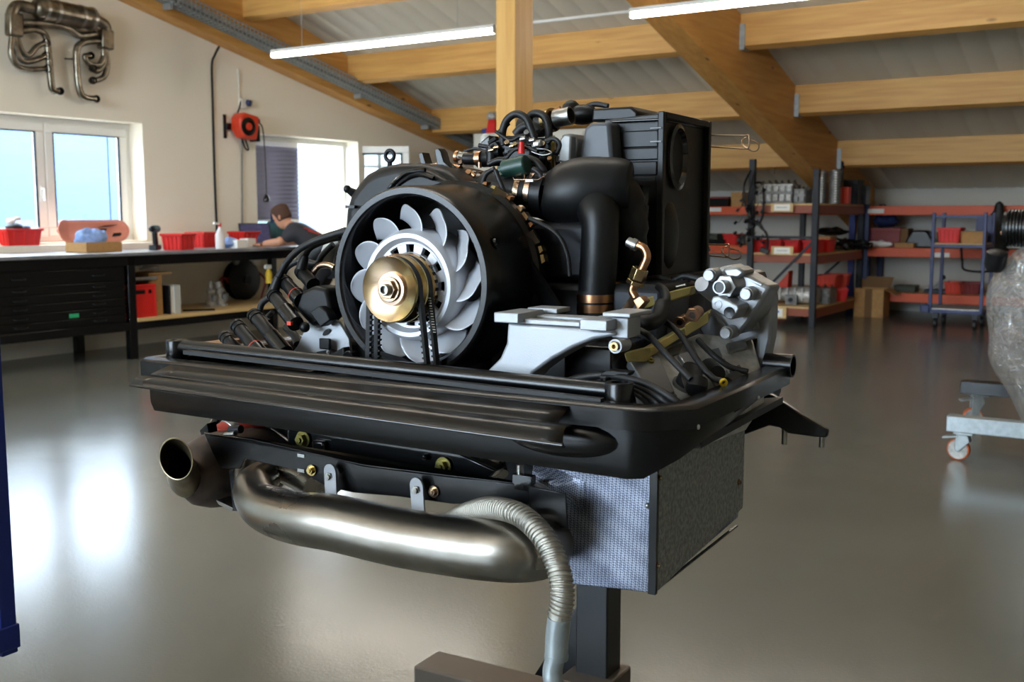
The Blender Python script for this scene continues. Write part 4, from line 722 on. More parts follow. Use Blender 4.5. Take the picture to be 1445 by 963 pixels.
for i, (v, u) in enumerate(prof):
    p = we(u, v); rx_ = abs(cx-p.x); row = []
    for k in range(40):
        a = tau*k/40; n_ = noise.noise(V((3*cos(a), 3*sin(a), p.z*5)))*.05+noise.noise(V((9*cos(a), 9*sin(a), p.z*12)))*.03
        row.append(V((cx-(rx_+n_)*cos(a)*1.0, cy_+(min(.36, rx_+.05)+n_)*sin(a), p.z+n_*.4)))
    rows.append(row)
m.loft(rows, cap=False); e_('plastic_film', m, film, sub=1, sharp=180)
# ================================================================ WHITE CABINET BEHIND THE COLUMN
CYB = 13.3
p0 = at(668, 188, y=11.2); p1 = at(716, 160, y=11.2); pz = at(690, 188, y=11.2).z
cb = empty('white_cabinet', ((p0.x+p1.x)/2, 11.45, 0), 0, 'white cabinet behind the wooden column', 'cabinet'); hw = at(826, 188, y=11.2).x-(p0.x+p1.x)/2-.1
obj('body', MB().bb((-(p1.x-p0.x)/2, -.25, 0), (hw+.1, .2, pz)), M['offwhite'], cb, bevel=.006); d = obj('door', MB().bb((-(p1.x-p0.x)/2+.02, -.268, .06), (hw/2-.15, -.251, pz-.03)), M['offwhite'], cb, bevel=.004); obj('handle', MB().bb((hw/2-.22, -.285, pz*.5), (hw/2-.2, -.268, pz*.5+.12)), M['galv'], d); d = obj('door', MB().bb((hw/2-.14, -.268, .06), (hw+.08, -.251, pz-.03)), M['offwhite'], cb, bevel=.004)
px = at(681, 170, y=11.2); o = obj('blue_cup', MB().lathe((0, 0, 0), (0, 0, 1), [(0, 0), (.04, 0), (.05, .06), (.035, .07), (0, .07)], 14), M['blue']); o.location = (at(684, 188, y=11.3).x, 11.32, pz); tag(o, 'small blue cup on the white cabinet', 'cup')
o = obj('red_funnel', MB().prism([(-.06, 0, 0), (.07, 0, 0), (.07, 0, .17), (-.02, 0, .17)], (0, .12, 0)), M['red'], bevel=.006); o.location = (at(694, 188, y=11.3).x, 11.25, pz); tag(o, 'red holder on the white cabinet beside the column', 'holder')
o = cloth('grey_rag', .07, .1, 21, M['lightgrey'], (at(694, 165, y=11.3).x, 11.3, pz+.165), 'grey rag stuffed on top of the red holder')
# ================================================================ BLUE TROLLEY AT THE LEFT FRAME EDGE
tr = at(28, 893, y=2.0)
t0 = at(24, 880, x=-1.95); 
tx = t0.x; ty = t0.y; tro = empty('blue_trolley', (tx-.4, ty-.3, 0), 0, 'blue steel trolley with a wooden deck at the left edge', 'trolley'); to2 = V(tro.location)
def t_(name, m, mm, parent=tro, **k): m.v = [p-to2 for p in m.v]; return obj(name, m, mm, parent, **k)
ztp = at(0, 560, x=tx).z; zdk = t0.z
for x, y in ((tx, ty), (tx-.75, ty), (tx, ty-1.1), (tx-.75, ty-1.1)): t_('post', MB().bb((x-.035, y-.035, zdk-.06), (x, y, ztp+.5)), M['blue'], bevel=.003)
t_('deck_frame', MB().bb((tx-.03, ty-1.1, zdk-.05), (tx+.004, ty+.004, zdk+.0)).bb((tx-.78, ty-.03, zdk-.05), (tx, ty+.003, zdk)), M['blue'], bevel=.003); t_('deck', MB().bb((tx-.75, ty-1.1, zdk), (tx-.036, ty-.036, zdk+.015)), M['card'])
t_('side_panel', MB().bb((tx-.02, ty-1.07, zdk+.02), (tx-.016, ty-.036, ztp+.4)), thin_glass('clear_panel', (.9, .95, .97), .1))
t_('top_frame', MB().bb((tx-.03, ty-1.1, ztp+.45), (tx, ty, ztp+.5)).bb((tx-.78, ty-.03, ztp+.45), (tx, ty, ztp+.5)), M['blue'], bevel=.003)
for x, y in ((tx-.07, ty-.1), (tx-.7, ty-.1), (tx-.07, ty-1.0), (tx-.7, ty-1.0)):
    f_ = t_('castor_fork', MB().bb((x-.03, y-.03, zdk-.12), (x+.03, y+.03, zdk-.05)), M['galv']); t2 = MB().lathe((x-.02, y, .075), (1, 0, 0), [(0, 0), (.05, 0), (.075, .006), (.075, .034), (.05, .04), (0, .04)], 22); t2.v = [p-to2 for p in t2.v]; obj('wheel', t2, M['rubber'], f_)
# ================================================================ THE MAN AT THE BENCH
pm = at(436, 330, x=-7.72); HY = pm.y
def bodymesh(name, verts, edges, radii, m, parent, root=0, sub=2):
    me = bpy.data.meshes.new(name); me.from_pydata([tuple(v) for v in verts], edges, []); o = bpy.data.objects.new(name, me); col.objects.link(o); o.parent = parent
    sk = o.modifiers.new('skin', 'SKIN'); lay = me.skin_vertices[0].data
    for i, r in enumerate(radii): lay[i].radius = r if isinstance(r, tuple) else (r, r); lay[i].use_root = (i == root)
    s = o.modifiers.new('sub', 'SUBSURF'); s.levels = s.render_levels = sub; sk.use_smooth_shade = True; me.materials.append(m); return o
man = empty('person', (-7.62, HY, 0), 0, 'man in a dark T-shirt with red back print leaning over the bench laptop', 'person'); mo = V(man.location)
# figure axes: he faces -x (the wall) and a little towards -y; torso bent forward
F = V((-.93, -.36, 0)).normalized(); S = V((-F.y, F.x, 0))*-1                     # S: his right-hand side
def mp(f, s, z): return V((0, 0, z))+F*f+S*s
pel = mp(-.14, 0, .82); wst = mp(-.06, 0, .95); ch = mp(.12, 0, 1.09); nk = mp(.27, 0, 1.17); hb = mp(.33, 0, 1.21); hd = mp(.37, 0, 1.275)
V_ = [pel, wst, ch, nk]; E_ = [(0, 1), (1, 2), (2, 3)]; Rr = [(.16, .12), (.155, .115), (.185, .12), (.075, .065)]
for sg in (-1, 1):
    b0 = len(V_); V_ += [mp(.19, sg*.17, 1.12), mp(.26, sg*.235, 1.03)]; E_ += [(2, b0), (b0, b0+1)]; Rr += [.085, .068]
bodymesh('shirt', V_, E_, Rr, M['shirt'], man)
V_ = [pel]; E_ = []; Rr = [(.15, .125)]
for sg in (-1, 1):
    b0 = len(V_); V_ += [mp(-.1, sg*.1, .77), mp(.06, sg*.15, .46), mp(-.08, sg*.14, .1)]; E_ += [(0, b0), (b0, b0+1), (b0+1, b0+2)]; Rr += [.1, .075, .058]
bodymesh('trousers', V_, E_, Rr, M['trousers'], man)
for sg in (-1, 1):
    bodymesh('shoe', [mp(-.11, sg*.13, .045), mp(.0, sg*.135, .045), mp(.12, sg*.14, .035)], [(0, 1), (1, 2)], [.045, .047, .036], M['black'], man)
    V_ = [mp(.25, sg*.23, 1.05), mp(.3, sg*.25, 1.015), mp(.42, sg*.17, 1.008), mp(.54, sg*.09, .995)]; arm = bodymesh('arm', V_, [(0, 1), (1, 2), (2, 3)], [.052, .048, .04, .028], M['skin'], man)
    hv = [mp(.54, sg*.09, .985), mp(.6, sg*.07, .985)]; he = [(0, 1)]; hr = [(.026, .02), (.036, .018)]
    for k in range(4):
        b0 = len(hv); ofs = -.027+.018*k; L_ = (.026, .031, .029, .022)[k]
        hv += [mp(.635, sg*.06+ofs, .985), mp(.635+L_, sg*.05+ofs, .982), mp(.635+L_*1.8, sg*.045+ofs, .972)]; he += [(1, b0), (b0, b0+1), (b0+1, b0+2)]; hr += [.0095, .0088, .0075]
    b0 = len(hv); hv += [mp(.59, sg*.07-sg*.04, .98), mp(.62, sg*.07-sg*.055, .975)]; he += [(0, b0), (b0, b0+1)]; hr += [.011, .009]
    bodymesh('hand', hv, he, hr, M['skin'], man, sub=2)
# head, looking down at the screen
hm = MB(); tilt = Euler((0, 0, 0)); up_ = (V((0, 0, 1))+F*.55).normalized(); fw_ = (F-V((0, 0, .55))).normalized(); 
def hp_(f, s, u): return hd+fw_*f+S*s+up_*u
rows = []
for z, rx_, ry0, ry1 in ((-.13, .03, .02, .04), (-.11, .052, .05, .075), (-.07, .064, .07, .088), (-.02, .072, .085, .092), (.04, .076, .095, .092), (.08, .068, .085, .08), (.105, .045, .055, .05), (.115, .01, .012, .012)):
    rows.append([hp_((ry1 if cos(a) > 0 else ry0)*cos(a), rx_*sin(a), z) for a in [tau*i/20 for i in range(20)]])
hm.loft(rows); hm.loft([[hp_(.086+f, s*.5, u) for f, s, u in q] for q in ([(0, -.02, -.03), (.028, 0, -.032), (0, .02, -.03), (-.01, 0, -.045)], [(0, -.012, .02), (.008, 0, .02), (0, .012, .02), (-.01, 0, .02)])])
for sg in (-1, 1): hm.ball(hp_(-.005, sg*.077, -.015), .026, 10, (.5, .9, 1.1))
head = obj('head', hm, M['skin'], man, sub=1, sharp=180); obj('neck', MB().tube([nk-F*.03-V((0, 0, .03)), hb, hp_(-.02, 0, -.07)], [.06, .055, .052], 14), M['skin'], man)
for sg in (-1, 1): obj('eye', MB().ball(hp_(.085, sg*.03, .0), .011, 8), M['black'], head)
obj('mouth', MB().beam(hp_(.09, -.02, -.075), hp_(.09, .02, -.075), .006, .006), M['darkred'], head)
rows = []
for z, k in ((-.06, .9), (-.03, 1.04), (.04, 1.09), (.09, 1.12), (.118, .8), (.128, .2)):
    rr = []
    for i in range(20):
        a = pi*.36+(tau-pi*.72)*i/19 if z < .06 else tau*i/20
        rr.append(hp_((.098 if cos(a) < 0 else .094)*k*cos(a)*(1 if z < .1 else .8), .08*k*sin(a)*(1 if z < .1 else .8), z))
    rows.append(rr)
h_ = MB(); h_.loft(rows, cap=True); obj('hair', h_, M['hair'], head, sub=1, sharp=180)
# red print on the back of the shirt, laid on the shirt's own surface
bpy.context.view_layer.update(); sh_ev = [c for c in bpy.data.objects if c.name == 'shirt'][0].evaluated_get(bpy.context.evaluated_depsgraph_get())
dirn = (V((.62, -.35, .7))).normalized(); dx_ = dirn.cross(V((0, 0, 1))).normalized(); dy_ = dx_.cross(dirn)*-1
bc_ = wst.lerp(ch, .72); pb_ = MB()
for (a0, a1, b0, b1) in ((-.085, .05, .0, .022), (-.04, .085, -.032, -.016), (-.1, -.06, -.03, -.012)):
    rows = []
    for j in range(3):
        row = []
        for i in range(7):
            p = bc_+dx_*(a0+(a1-a0)*i/6)+dy_*(b0+(b1-b0)*j/2)+dirn*.6; ok, loc, nr, _ = sh_ev.ray_cast(p, -dirn)
            row.append((loc+nr*.003) if ok else None)
        rows.append(row)
    if all(q is not None for r in rows for q in r): pb_.grid(rows)
if pb_.v: obj('back_print', pb_, M['red'], man)
# ================================================================ THE ENGINE (local axes: x right, y away, z up)
EY = R_(30); E0 = V((-.85, 1.5, .8)); EM = Matrix.Rotation(YAW-EY, 3, 'Z')
eng = empty('car_engine', tuple(EM @ E0), YAW-EY, 'black air cooled engine with a large silver fan mounted on the stand', 'engine')
def e(u, v, y=None, x=None, z=None): return at(u, v, x=x, y=y, z=z, yaw=EY)
def P(name, m, mm, parent=None, **k):
    m.v = [p-E0 for p in m.v]; return obj(name, m, mm, parent or eng, **k)
def poly(px, y): return [e(u, v, y=y) for u, v in px]
def tub(name, pts, y, r, mm, parent=None, n=12, seg=7, **k):
    pp = [e(p[0], p[1], y=(p[2] if len(p) > 2 else y)) for p in pts]; return P(name, MB().tube(spline(pp, seg), r, n), mm, parent, **k)
YH = V((0, 1, 0)); XH = V((1, 0, 0)); ZH = V((0, 0, 1))
# ---- fan housing, fan
FC = V((-.875, 1.226, 1.206)); HC = FC+V((0, 0, -.006))
fh = P('fan_housing', MB().lathe(FC, YH, [(.117, .12), (.1165, .03), (.1172, .006), (.1195, -.001), (.1225, -.0045), (.1305, -.0045), (.1335, .001), (.1345, .03), (.138, .115), (.144, .12), (.144, .135), (.10, .14), (.10, .121)], 96), M['black'], bevel=0)
P('housing_back', MB().lathe(FC, YH, [(0, .118), (.1175, .118)], 48), M['blackmatte'], fh)
for a in (28, 62, 90, 118): P('clip', MB().beam(FC+V((sin(R_(a))*.146, .118, cos(R_(a))*.146)), FC+V((sin(R_(a+7))*.146, .126, cos(R_(a+7))*.146)), .012, .006, (0, 1, 0)), M['gold'], fh)
for a in (66,): P('housing_bolt', MB().lathe(FC+V((sin(R_(a))*.136, .03, cos(R_(a))*.136)), V((sin(R_(a)), 0, cos(R_(a)))), [(0, .003), (.005, .003), (.006, 0), (.009, 0)], 12), M['blackgloss'], fh)
# gold perforated strip behind the housing rim
for k, a0_ in enumerate((17, 23, 31, 35, 44, 49, 56, 71, 76)):
    a0 = R_(a0_); q = lambda a, r, y: FC+V((sin(a)*r, y, cos(a)*r))
    P('clamp_strip', MB().prism([q(a0, .1445, .128), q(a0+R_(3+k%3), .1445, .128), q(a0+R_(2+k%3), .149, .131), q(a0, .148, .131)], (0, .012, 0)), M['gold'] if k % 3 else M['copper'], fh)
fan = P('cooling_fan', MB().lathe(HC, YH, [(.070, .085), (.0795, .06), (.0795, .008), (.0778, .0), (.073, -.006), (.067, -.006), (.0632, -.001), (.061, .002), (.0580, .0022), (.0575, .01)], 72), M['fan'])
m = MB(); m.lathe(HC, YH, [(.0465, .012), (.0465, .0022), (.03, .0022), (.03, .012)], 60)
for k in range(12):
    a0 = R_(30*k+6.5); a1 = R_(30*k+23.5); f = lambda a, r, y: HC+V((sin(a)*r, y, cos(a)*r))
    r1 = [f(a0+(a1-a0)*t/4, .0585, .0022) for t in range(5)]; r0 = [f(a1-(a1-a0)*t/4, .046, .0022) for t in range(5)]
    m.prism(r1+r0, (0, .008, 0))
P('hub_face', m, M['fan'], fan, bevel=.0012); P('hub_core', MB().lathe(HC, YH, [(0, .02), (.058, .02), (.058, .01)], 36), M['black'], fan)
for k in range(12):
    th = 30*k; rows = []; 
    for i in range(9):
        s = i/8; r = .074+.0415*s; row = []
        pL = th+16-17*s**1.7; ch = 29*(1-.3*(max(0, s-.5)/.5)**2)
        for j in range(7):
            t = j/6; a = R_(pL-ch*t); d = .003+.002*s+.034*t*(1-.3*s); rr = r-.012*s**4*(2*t-.75)**2
            row.append(HC+V((sin(a)*rr, d, cos(a)*rr)))
        rows.append(row)
    P('blade', MB().grid(rows), M['fan'], fan, solid=.0024, sub=1)
# ---- pulley with two grooves, nut, two toothed belts
def PZ(y): return V((FC.x, 1.238+y, HC.z-.003))
pu = P('fan_pulley', MB().lathe(PZ(0), YH, [(.012, -.052), (.024, -.053), (.041, -.0585), (.0452, -.0605), (.0462, -.059), (.0462, -.0565), (.037, -.050), (.037, -.046), (.0475, -.0395), (.0485, -.0375), (.0485, -.035), (.0385, -.029), (.0385, -.025), (.0485, -.0185), (.049, -.0165), (.049, -.0135), (.03, -.01), (.03, .004)], 72), M['gold'])
P('pulley_washer', MB().lathe(PZ(0), YH, [(.0075, -.0585), (.0225, -.057), (.0235, -.053), (.0235, -.05)], 36), mat('pink_gold_plating', '#cdb09a', .3, 1), pu)
P('hub_nut', MB().hexa(PZ(-.056), -YH, .0142, .010).lathe(PZ(-.058), -YH, [(.018, 0), (.018, .003), (.0, .003)], 20), M['gold'], pu, bevel=.001); P('hub_stud', MB().lathe(PZ(-.064), -YH, [(.0085, 0), (.0085, .007), (.0072, .009), (.0055, .009), (.0055, .004), (0, .004)], 18), M['steel'], pu)
m = MB()
for k in range(5): a = R_(52+k*13); m.box(PZ(-.0155)+V((sin(a)*.0491, 0, cos(a)*.0491)), (.0045, .006, .0012), (0, a, 0))
P('slot_mark', m, M['black'], pu)
def belt(y, rt, rb, zb, xb=0.0, w_=.0095, th=.007):
    C1 = PZ(y); C2 = V((FC.x+xb, C1.y, zb)); d = C2-C1; L_ = math.hypot(d.x, d.z); be = math.asin((rb-rt)/L_); base = math.atan2(d.x, -d.z)
    path = []; 
    ang = lambda a, c, r: (c+V((sin(a)*r, 0, cos(a)*r)), V((sin(a), 0, cos(a))))
    aL = pi/2+be; pts = []
    for i in range(31): pts.append(ang(-aL+2*aL*i/30, C1, rt))
    a_, n_ = pts[-1]; q, nq = ang(aL, C2, rb); 
    for i in range(1, 40): pts.append((a_.lerp(q, i/40), n_))
    for i in range(31): pts.append(ang(aL+(tau-2*aL)*i/30, C2, rb))
    s0, ns = pts[-1]; t0_, nt_ = pts[0]
    for i in range(1, 40): pts.append((s0.lerp(t0_, i/40), nt_))
    rings = [[p+n*th*.5+V((0, -w_/2, 0)), p+n*th*.5+V((0, w_/2, 0)), p-n*th*.3+V((0, w_*.32, 0)), p-n*th*.3+V((0, -w_*.32, 0))] for p, n in pts]
    rings.append(rings[0]); b = P('drive_belt', MB().loft(rings, cap=False), M['rubber'])
    t = MB()
    for i in range(len(pts)):
        p, n = pts[i]; p2, n2 = pts[(i+1) % len(pts)]; L2 = (p2-p).length; kk = max(1, int(L2/.0052)) if L2 > .004 else (1 if i % 2 else 0)
        for j in range(kk):
            f = (j+.25)/kk; c = p.lerp(p2, f); tg = (p2-p).normalized(); a = [c-n*th*.3+tg*x+V((0, yy, 0)) for x, yy in ((-.0013, -w_*.3), (.0013, -w_*.3), (.0013, w_*.3), (-.0013, w_*.3))]; t.prism(a, -n*.0028)
    tag(P('belt_teeth', t, M['rubber'], b), kind='stuff'); return b
belt(-.048, .0415, .054, 1.042, .006); belt(-.027, .0435, .054, 1.042, .006)
# print on the front belt
m = MB(); rr = random.Random(3)
for k in range(14): m.box(PZ(-.027)+V((.0475+.0006*k, -.0049, -.012-.0036*k)), (.0045, .0004, .0014), (0, 0, 0))
P('belt_lettering', m, M['offwhite'])
# ---- the surrounding tin tray
zr = 1.083
plan = [(-1.275, 1.62), (-1.285, 1.11), (-1.27, 1.088), (-.485, 1.082), (-.452, 1.086), (-.412, 1.13), (-.408, 1.30), (-.408, 1.50)]
bott = [1.02, 1.003, .999, .993, .996, 1.016, 1.03, 1.05]
def outn(i):
    a = V((*plan[max(i-1, 0)], 0)); c = V((*plan[min(i+1, len(plan)-1)], 0)); d = (c-a).normalized(); return V((d.y, -d.x, 0))
prof = [(-.034, -.03), (-.034, -.002), (-.030, 0), (-.004, 0), (0, -.003), (0, -.024), (-.014, -.027)]
rows = []
for i, (x, y) in enumerate(plan):
    n = -outn(i) if False else outn(i); n = V((n.x, n.y, 0)); 
    c = V((x, y, zr)); 
    if n.dot(V((x+.85, y-1.45, 0))) < 0: n = -n
    row = [c+n*o+ZH*h for o, h in prof]; zb = bott[i]
    row += [V((x, y, zb+.018))+n*-.016, V((x, y, zb+.004))+n*-.022, V((x, y, zb))+n*-.04, V((x, y, zb+.004))+n*-.09, V((x, y, zb+.03))+n*-.12]
    rows.append(row)
tray = P('tin_tray', MB().grid(rows), M['black'], solid=.0022, bevel=0, sharp=50)
# drip flap and rolled lip in front
def bead(p, q, r, mm=M['black']): return P('edge_bead', MB().tube([p.lerp(q, i/12) for i in range(13)], r, 10), mm, tray)
fl = MB(); rows = []
L0, L1 = e(184, 544, y=1.02), e(794, 629, y=1.02); F0, F1 = e(213, 529, y=1.05), e(782, 604, y=1.05); T0, T1 = e(240, 516, y=1.085), e(806, 572, y=1.085)
fl.grid([[T0.lerp(T1, t) for t in [i/20 for i in range(21)]], [F0.lerp(F1, t) for t in [i/20 for i in range(21)]]])
P('drip_flap', fl, M['black'], tray, solid=.002); bead(F0, F1, .0013); bead(L0, L1, .0022, M['blackgloss'])
rows = []
F0b, F1b = F0+V((0, .004, -.004)), e(806, 600, y=1.06)
for k in range(9):
    t = k/8; rows.append([])
    for i in range(25):
        s = i/24; A = F0b.lerp(F1b, s); B = L0.lerp(L1, s); p = A.lerp(B, t)+V((0, -.006, .007))*sin(pi*t); rows[-1].append(p)
ex_ = [L0.lerp(L1, i/24)+V((0, .006, -.003)) for i in range(25)]; rows.append(ex_)
P('rolled_lip', MB().grid(rows), M['black'], tray, solid=.0016)
# soft bulge of the tray at the end of the lip
c = e(805, 625, y=1.075); P('tray_bulge', MB().ball(c+V((-.024, .026, .0)), .03, 24, (2.6, .62, .8)), M['black'], tray)
for (u, v, y) in ((985, 603, None), (1070, 562, None)): p = e(u, v, x=-.4055); P('tray_screw', MB().lathe(p, XH, [(.003, 0), (.0025, .0015), (0, .002)], 10), M['steel'], tray)
tag_ = None
# cross tube with bosses
a, c = e(250, 489, y=1.15), e(866, 553, y=1.15)
ct_ = P('cross_tube', MB().tube([a, c], .0112, 20), M['black']); P('end_boss', MB().lathe(e(250, 489, y=1.15)+ZH*-.012, ZH, [(.010, .022), (.016, .022), (.017, .02), (.017, -.004), (.010, -.02)], 24).lathe(e(250, 489, y=1.15)+ZH*-.012, ZH, [(0, .012), (.01, .012), (.01, .022)], 20), M['black'], ct_); 
P('end_boss', MB().lathe(e(874, 556, y=1.14)+ZH*-.016, ZH, [(.0105, .03), (.0165, .03), (.0175, .028), (.0175, -.006), (.0175, -.02)], 24).lathe(e(874, 556, y=1.14)+ZH*-.016, ZH, [(0, .012), (.0105, .012), (.0105, .03)], 20), M['black'], ct_)
P('seal_strip', MB().beam(e(262, 497, y=1.12), e(850, 566, y=1.105), .01, .006), M['rubber'], tray)
p = e(1092, 515, y=1.5); P('side_stub', MB().pipe([p+V((-.012, 0, 0)), p+V((.012, 0, 0)), p+V((.028, 0, 0))], [.0165, .0165, .0165], .003, 20), M['black'], tray)
# gearbox side arm on the right
pa = P('mount_arm', MB().prism(poly([(1044, 606), (1050, 585), (1068, 552), (1090, 558), (1130, 585), (1168, 607), (1166, 618), (1150, 617), (1112, 612), (1100, 604), (1085, 601), (1050, 614)], 1.62), (0, .012, 0)), M['black'], bevel=.002)
for u, v in ((1107, 612), (1160, 616)): p = e(u, v, y=1.626); P('stud', MB().cyl(p+ZH*.01, p-ZH*.017, .0042, 10), M['steel'], pa)
# ---- heat shield box
hb_ = [e(u, v, y=1.2) for u, v in ((750, 652), (919, 655), (920, 838), (800, 825), (770, 806))]
hs = P('heat_shield', MB().prism([p+V((0, .001, 0)) for p in hb_[:]], (0, .34, .012)), M['heatshield'], bevel=.002)
xr_ = hb_[2].x; P('side_board', MB().prism([V((xr_+.001, 1.202, hb_[1].z+.06)), V((xr_+.001, 1.202, hb_[2].z)), V((xr_+.001, 1.55, .853)), V((xr_+.001, 1.55, 1.045))], (.0025, 0, 0)), M['shieldside'], hs)
P('edge_trim', MB().bb((xr_-.004, 1.196, hb_[2].z), (xr_+.006, 1.203, hb_[1].z+.04)).bb((xr_-.004, 1.203, hb_[2].z-.002), (xr_+.0, 1.54, hb_[2].z)), M['black'], hs)
for u, v, y in ((914, 714, 1.199),): P('rivet', MB().ball(e(u, v, y=y), .004, 10), M['zinc'], hs)
for u, v in ((929, 674), (926, 798), (1042, 681)): p = e(u, v, x=xr_+.004); P('shield_screw', MB().bolt(p, XH, .0035), M['gold'], hs)
m = MB(); rows = []                                                     # bulge in the fabric where the hose passes
for i in range(9):
    s = i/8; c = e(755, 668, y=1.2).lerp(e(825, 700, y=1.2), s); rows.append([c+V((0, -.016*sin(pi*min(1, s*1.0+.15))*sin(pi*j/8), .018*(j-4)/4)) for j in range(9)])
P('fabric_fold', MB().grid(rows), M['heatshield'], hs)
# ---- crossmember, bracket plate and bolts
cm = P('cross_member', MB().prism(poly([(405, 607), (470, 612), (640, 636), (700, 664), (690, 676), (640, 672), (512, 656), (430, 637), (405, 632)], 1.21), (0, .03, 0)), M['blackgloss'], bevel=.003)
P('gusset', MB().bb(e(440, 640, y=1.2), e(462, 622, y=1.21)).bb(e(594, 650, y=1.2), e(606, 640, y=1.21)), M['blackgloss'], cm, bevel=.003)
for u, v in ((428, 620), (626, 658)): P('flange_bolt', MB().bolt(e(u, v, y=1.207), -YH, .0085, .008), M['golddark'], cm)
bp_ = P('bracket_plate', MB().prism(poly([(288, 613), (318, 618), (354, 622), (429, 637), (512, 658), (640, 674), (688, 678), (745, 686), (748, 712), (700, 710), (640, 712), (560, 701), (500, 696), (462, 688), (425, 666), (345, 648), (338, 662), (312, 662), (300, 640)], 1.165), (0, .004, 0)), M['black'], bevel=.0012)
P('plate_lip', MB().prism(poly([(288, 613), (354, 621), (512, 657), (640, 673), (745, 685)], 1.165)+poly([(745, 683), (640, 671), (512, 655), (354, 619), (288, 611)], 1.175), (0, 0, .001)), M['black'], bp_)
P('end_flange', MB().prism(poly([(745, 686), (798, 697), (801, 747), (752, 741), (747, 720)], 1.15), (0, .003, 0)), M['black'], bp_, bevel=.001)
P('cable_clip', MB().bb(e(729, 680, y=1.162), e(750, 673, y=1.15)).bb(e(731, 688, y=1.162), e(748, 684, y=1.15)), M['blackgloss'], bp_, bevel=.001); P('clip_pin', MB().cyl(e(734, 668, y=1.17), e(734, 656, y=1.17), .005, 10), M['steel'], bp_)
P('slot', MB().bb(e(420, 645, y=1.164), e(429, 642, y=1.1635)).bb(e(420, 666, y=1.164), e(429, 663, y=1.1635)), M['zinc'], bp_)
for u, v in ((440, 664), (612, 694)): P('plate_bolt', MB().bolt(e(u, v, y=1.163), -YH, .0055, .005), M['gold'], bp_)
for (u, v, u2, v2, uh, vh) in ((465, 657, 467, 707, 465, 673), (587, 677, 590, 727, 588, 692)):
    h = .0105; A = e(u, v+8, y=1.15); B = e(u2, v2, y=1.135); pts = [A+V((h*cos(a), 0, h*sin(a))) for a in [pi*i/8 for i in range(9)]]+[V((B.x-h, B.y, B.z)), V((B.x+h, B.y, B.z))]
    ht = P('hanger_tab', MB().prism(pts, (0, .003, 0)), M['dullzinc'], bevel=.0006); q = e(uh, vh, y=1.149); 
    P('tab_slot', MB().prism([q+V((.0045*cos(a), 0, .0045*sin(a)+(-.006 if sin(a) < 0 else 0))) for a in [tau*i/14 for i in range(14)]], (0, -.0012, 0)), M['black'], ht); P('tab_bolt', MB().lathe(q, -YH, [(.0062, 0), (.0062, .003), (.004, .003)], 6).cyl(q, q-YH*.006, .004, 10), M['steel'], ht)
# ---- silencer pipe
sp_ = spline([e(375, 672, y=1.2), e(357, 688, y=1.16), e(370, 715, y=1.12), e(410, 730, y=1.105), e(470, 738, y=1.1), e(560, 758, y=1.1), e(650, 772, y=1.1), e(715, 778, y=1.105), e(755, 776, y=1.13), e(768, 768, y=1.17)], 8)
rs = []
for i in range(len(sp_)):
    t = i/(len(sp_)-1); rs.append(.0255+.013*min(1, t*2.4) if t < .42 else .0385)
sl = P('silencer_pipe', MB().tube(sp_, rs, 40), M['muffler'])
k = int(len(sp_)*.2); 
P('weld_bead', MB().tube([sp_[k]+(V((0, 0, 1))*cos(a)+V((.35, .9, 0)).normalized()*sin(a))*(rs[k]+.0005) for a in [tau*i/40 for i in range(40)]], .0011, 6, closed=True), M['burnt'], sl) if False else None
tub('connecting_pipe', [(352, 692, 1.165), (350, 668, 1.19), (372, 655, 1.22), (412, 668, 1.23), (446, 690, 1.2)], 1.2, .021, M['muffler'], n=24)
P('weld_seam', MB().tube(spline([e(350, 690, y=1.135), e(372, 685, y=1.11), e(400, 690, y=1.1), e(420, 697, y=1.09)], 6), .0012, 6), M['burnt'], sl)
tub('crossover_pipe', [(700, 672, 1.24), (690, 640, 1.26), (668, 612, 1.32)], 1.25, .018, M['muffler'], n=20)
tub('crossover_pipe', [(440, 690, 1.24), (500, 640, 1.28), (530, 600, 1.34)], 1.25, .03, M['darkmetal'], n=20)
# ---- catalyst body with flared tail tip
TC = e(248, 648, y=1.1)
ax_t = V((-.10, 1, -.03)).normalized(); BC = e(302, 664, y=1.25); bx_t = V((.25, 1, .0)).normalized()
cat = P('catalyst', MB().lathe(BC-bx_t*.06, bx_t, [(0, -.004), (.02, -.002), (.036, .006), (.051, .02), (.060, .045), (.064, .075), (.064, .13), (.054, .17), (.03, .2)], 48), M['burnt'])
tt_ = MB(); BF = BC-bx_t*.055; rg = lambda t, r: [TC.lerp(BF, t)+fx_*(r*cos(a))+fy_*(r*sin(a)) for a in [tau*i/48 for i in range(48)]]; fx_, fy_, _ = frame(ax_t)
tt_.loft([rg(t, r) for t, r in ((0, .0305), (-.004, .0322), (.0, .0328), (.12, .0300), (.3, .0268), (.5, .0272), (.75, .033), (1.0, .036))]+[rg(t, r) for t, r in ((1.0, .034), (.5, .0255), (.3, .0252), (.12, .0283), (0, .0305))], cap=False)
P('tail_tip', tt_, M['tip'], cat); P('tip_bore', MB().lathe(TC.lerp(BF, .95), ax_t, [(0, 0), (.034, 0)], 24), M['burnt'], cat)
0 and P('tail_tip', MB().lathe(TC, ax_t, [(.0305, .0005), (.0325, 0), (.0318, .004), (.0285, .02), (.0275, .035), (.031, .06), (.036, .085), (.034, .085), (.029, .06), (.0258, .035), (.0268, .02), (.0305, .0005)], 48), M['tip'], cat)
P('catalyst_flange', MB().prism(poly([(322, 664), (334, 662), (340, 690), (345, 700), (338, 722), (328, 722), (325, 690)], 1.2), (0, .02, 0)), M['darkmetal'], cat, bevel=.002); P('bracket_tab', MB().prism(poly([(282, 608), (292, 598), (294, 612), (284, 614)], 1.22), (0, .02, 0)), M['black'], cat); P('heat_flange', MB().prism(poly([(305, 706), (330, 718), (326, 722), (308, 712)], 1.2), (0, .03, 0)), M['steel'], cat)
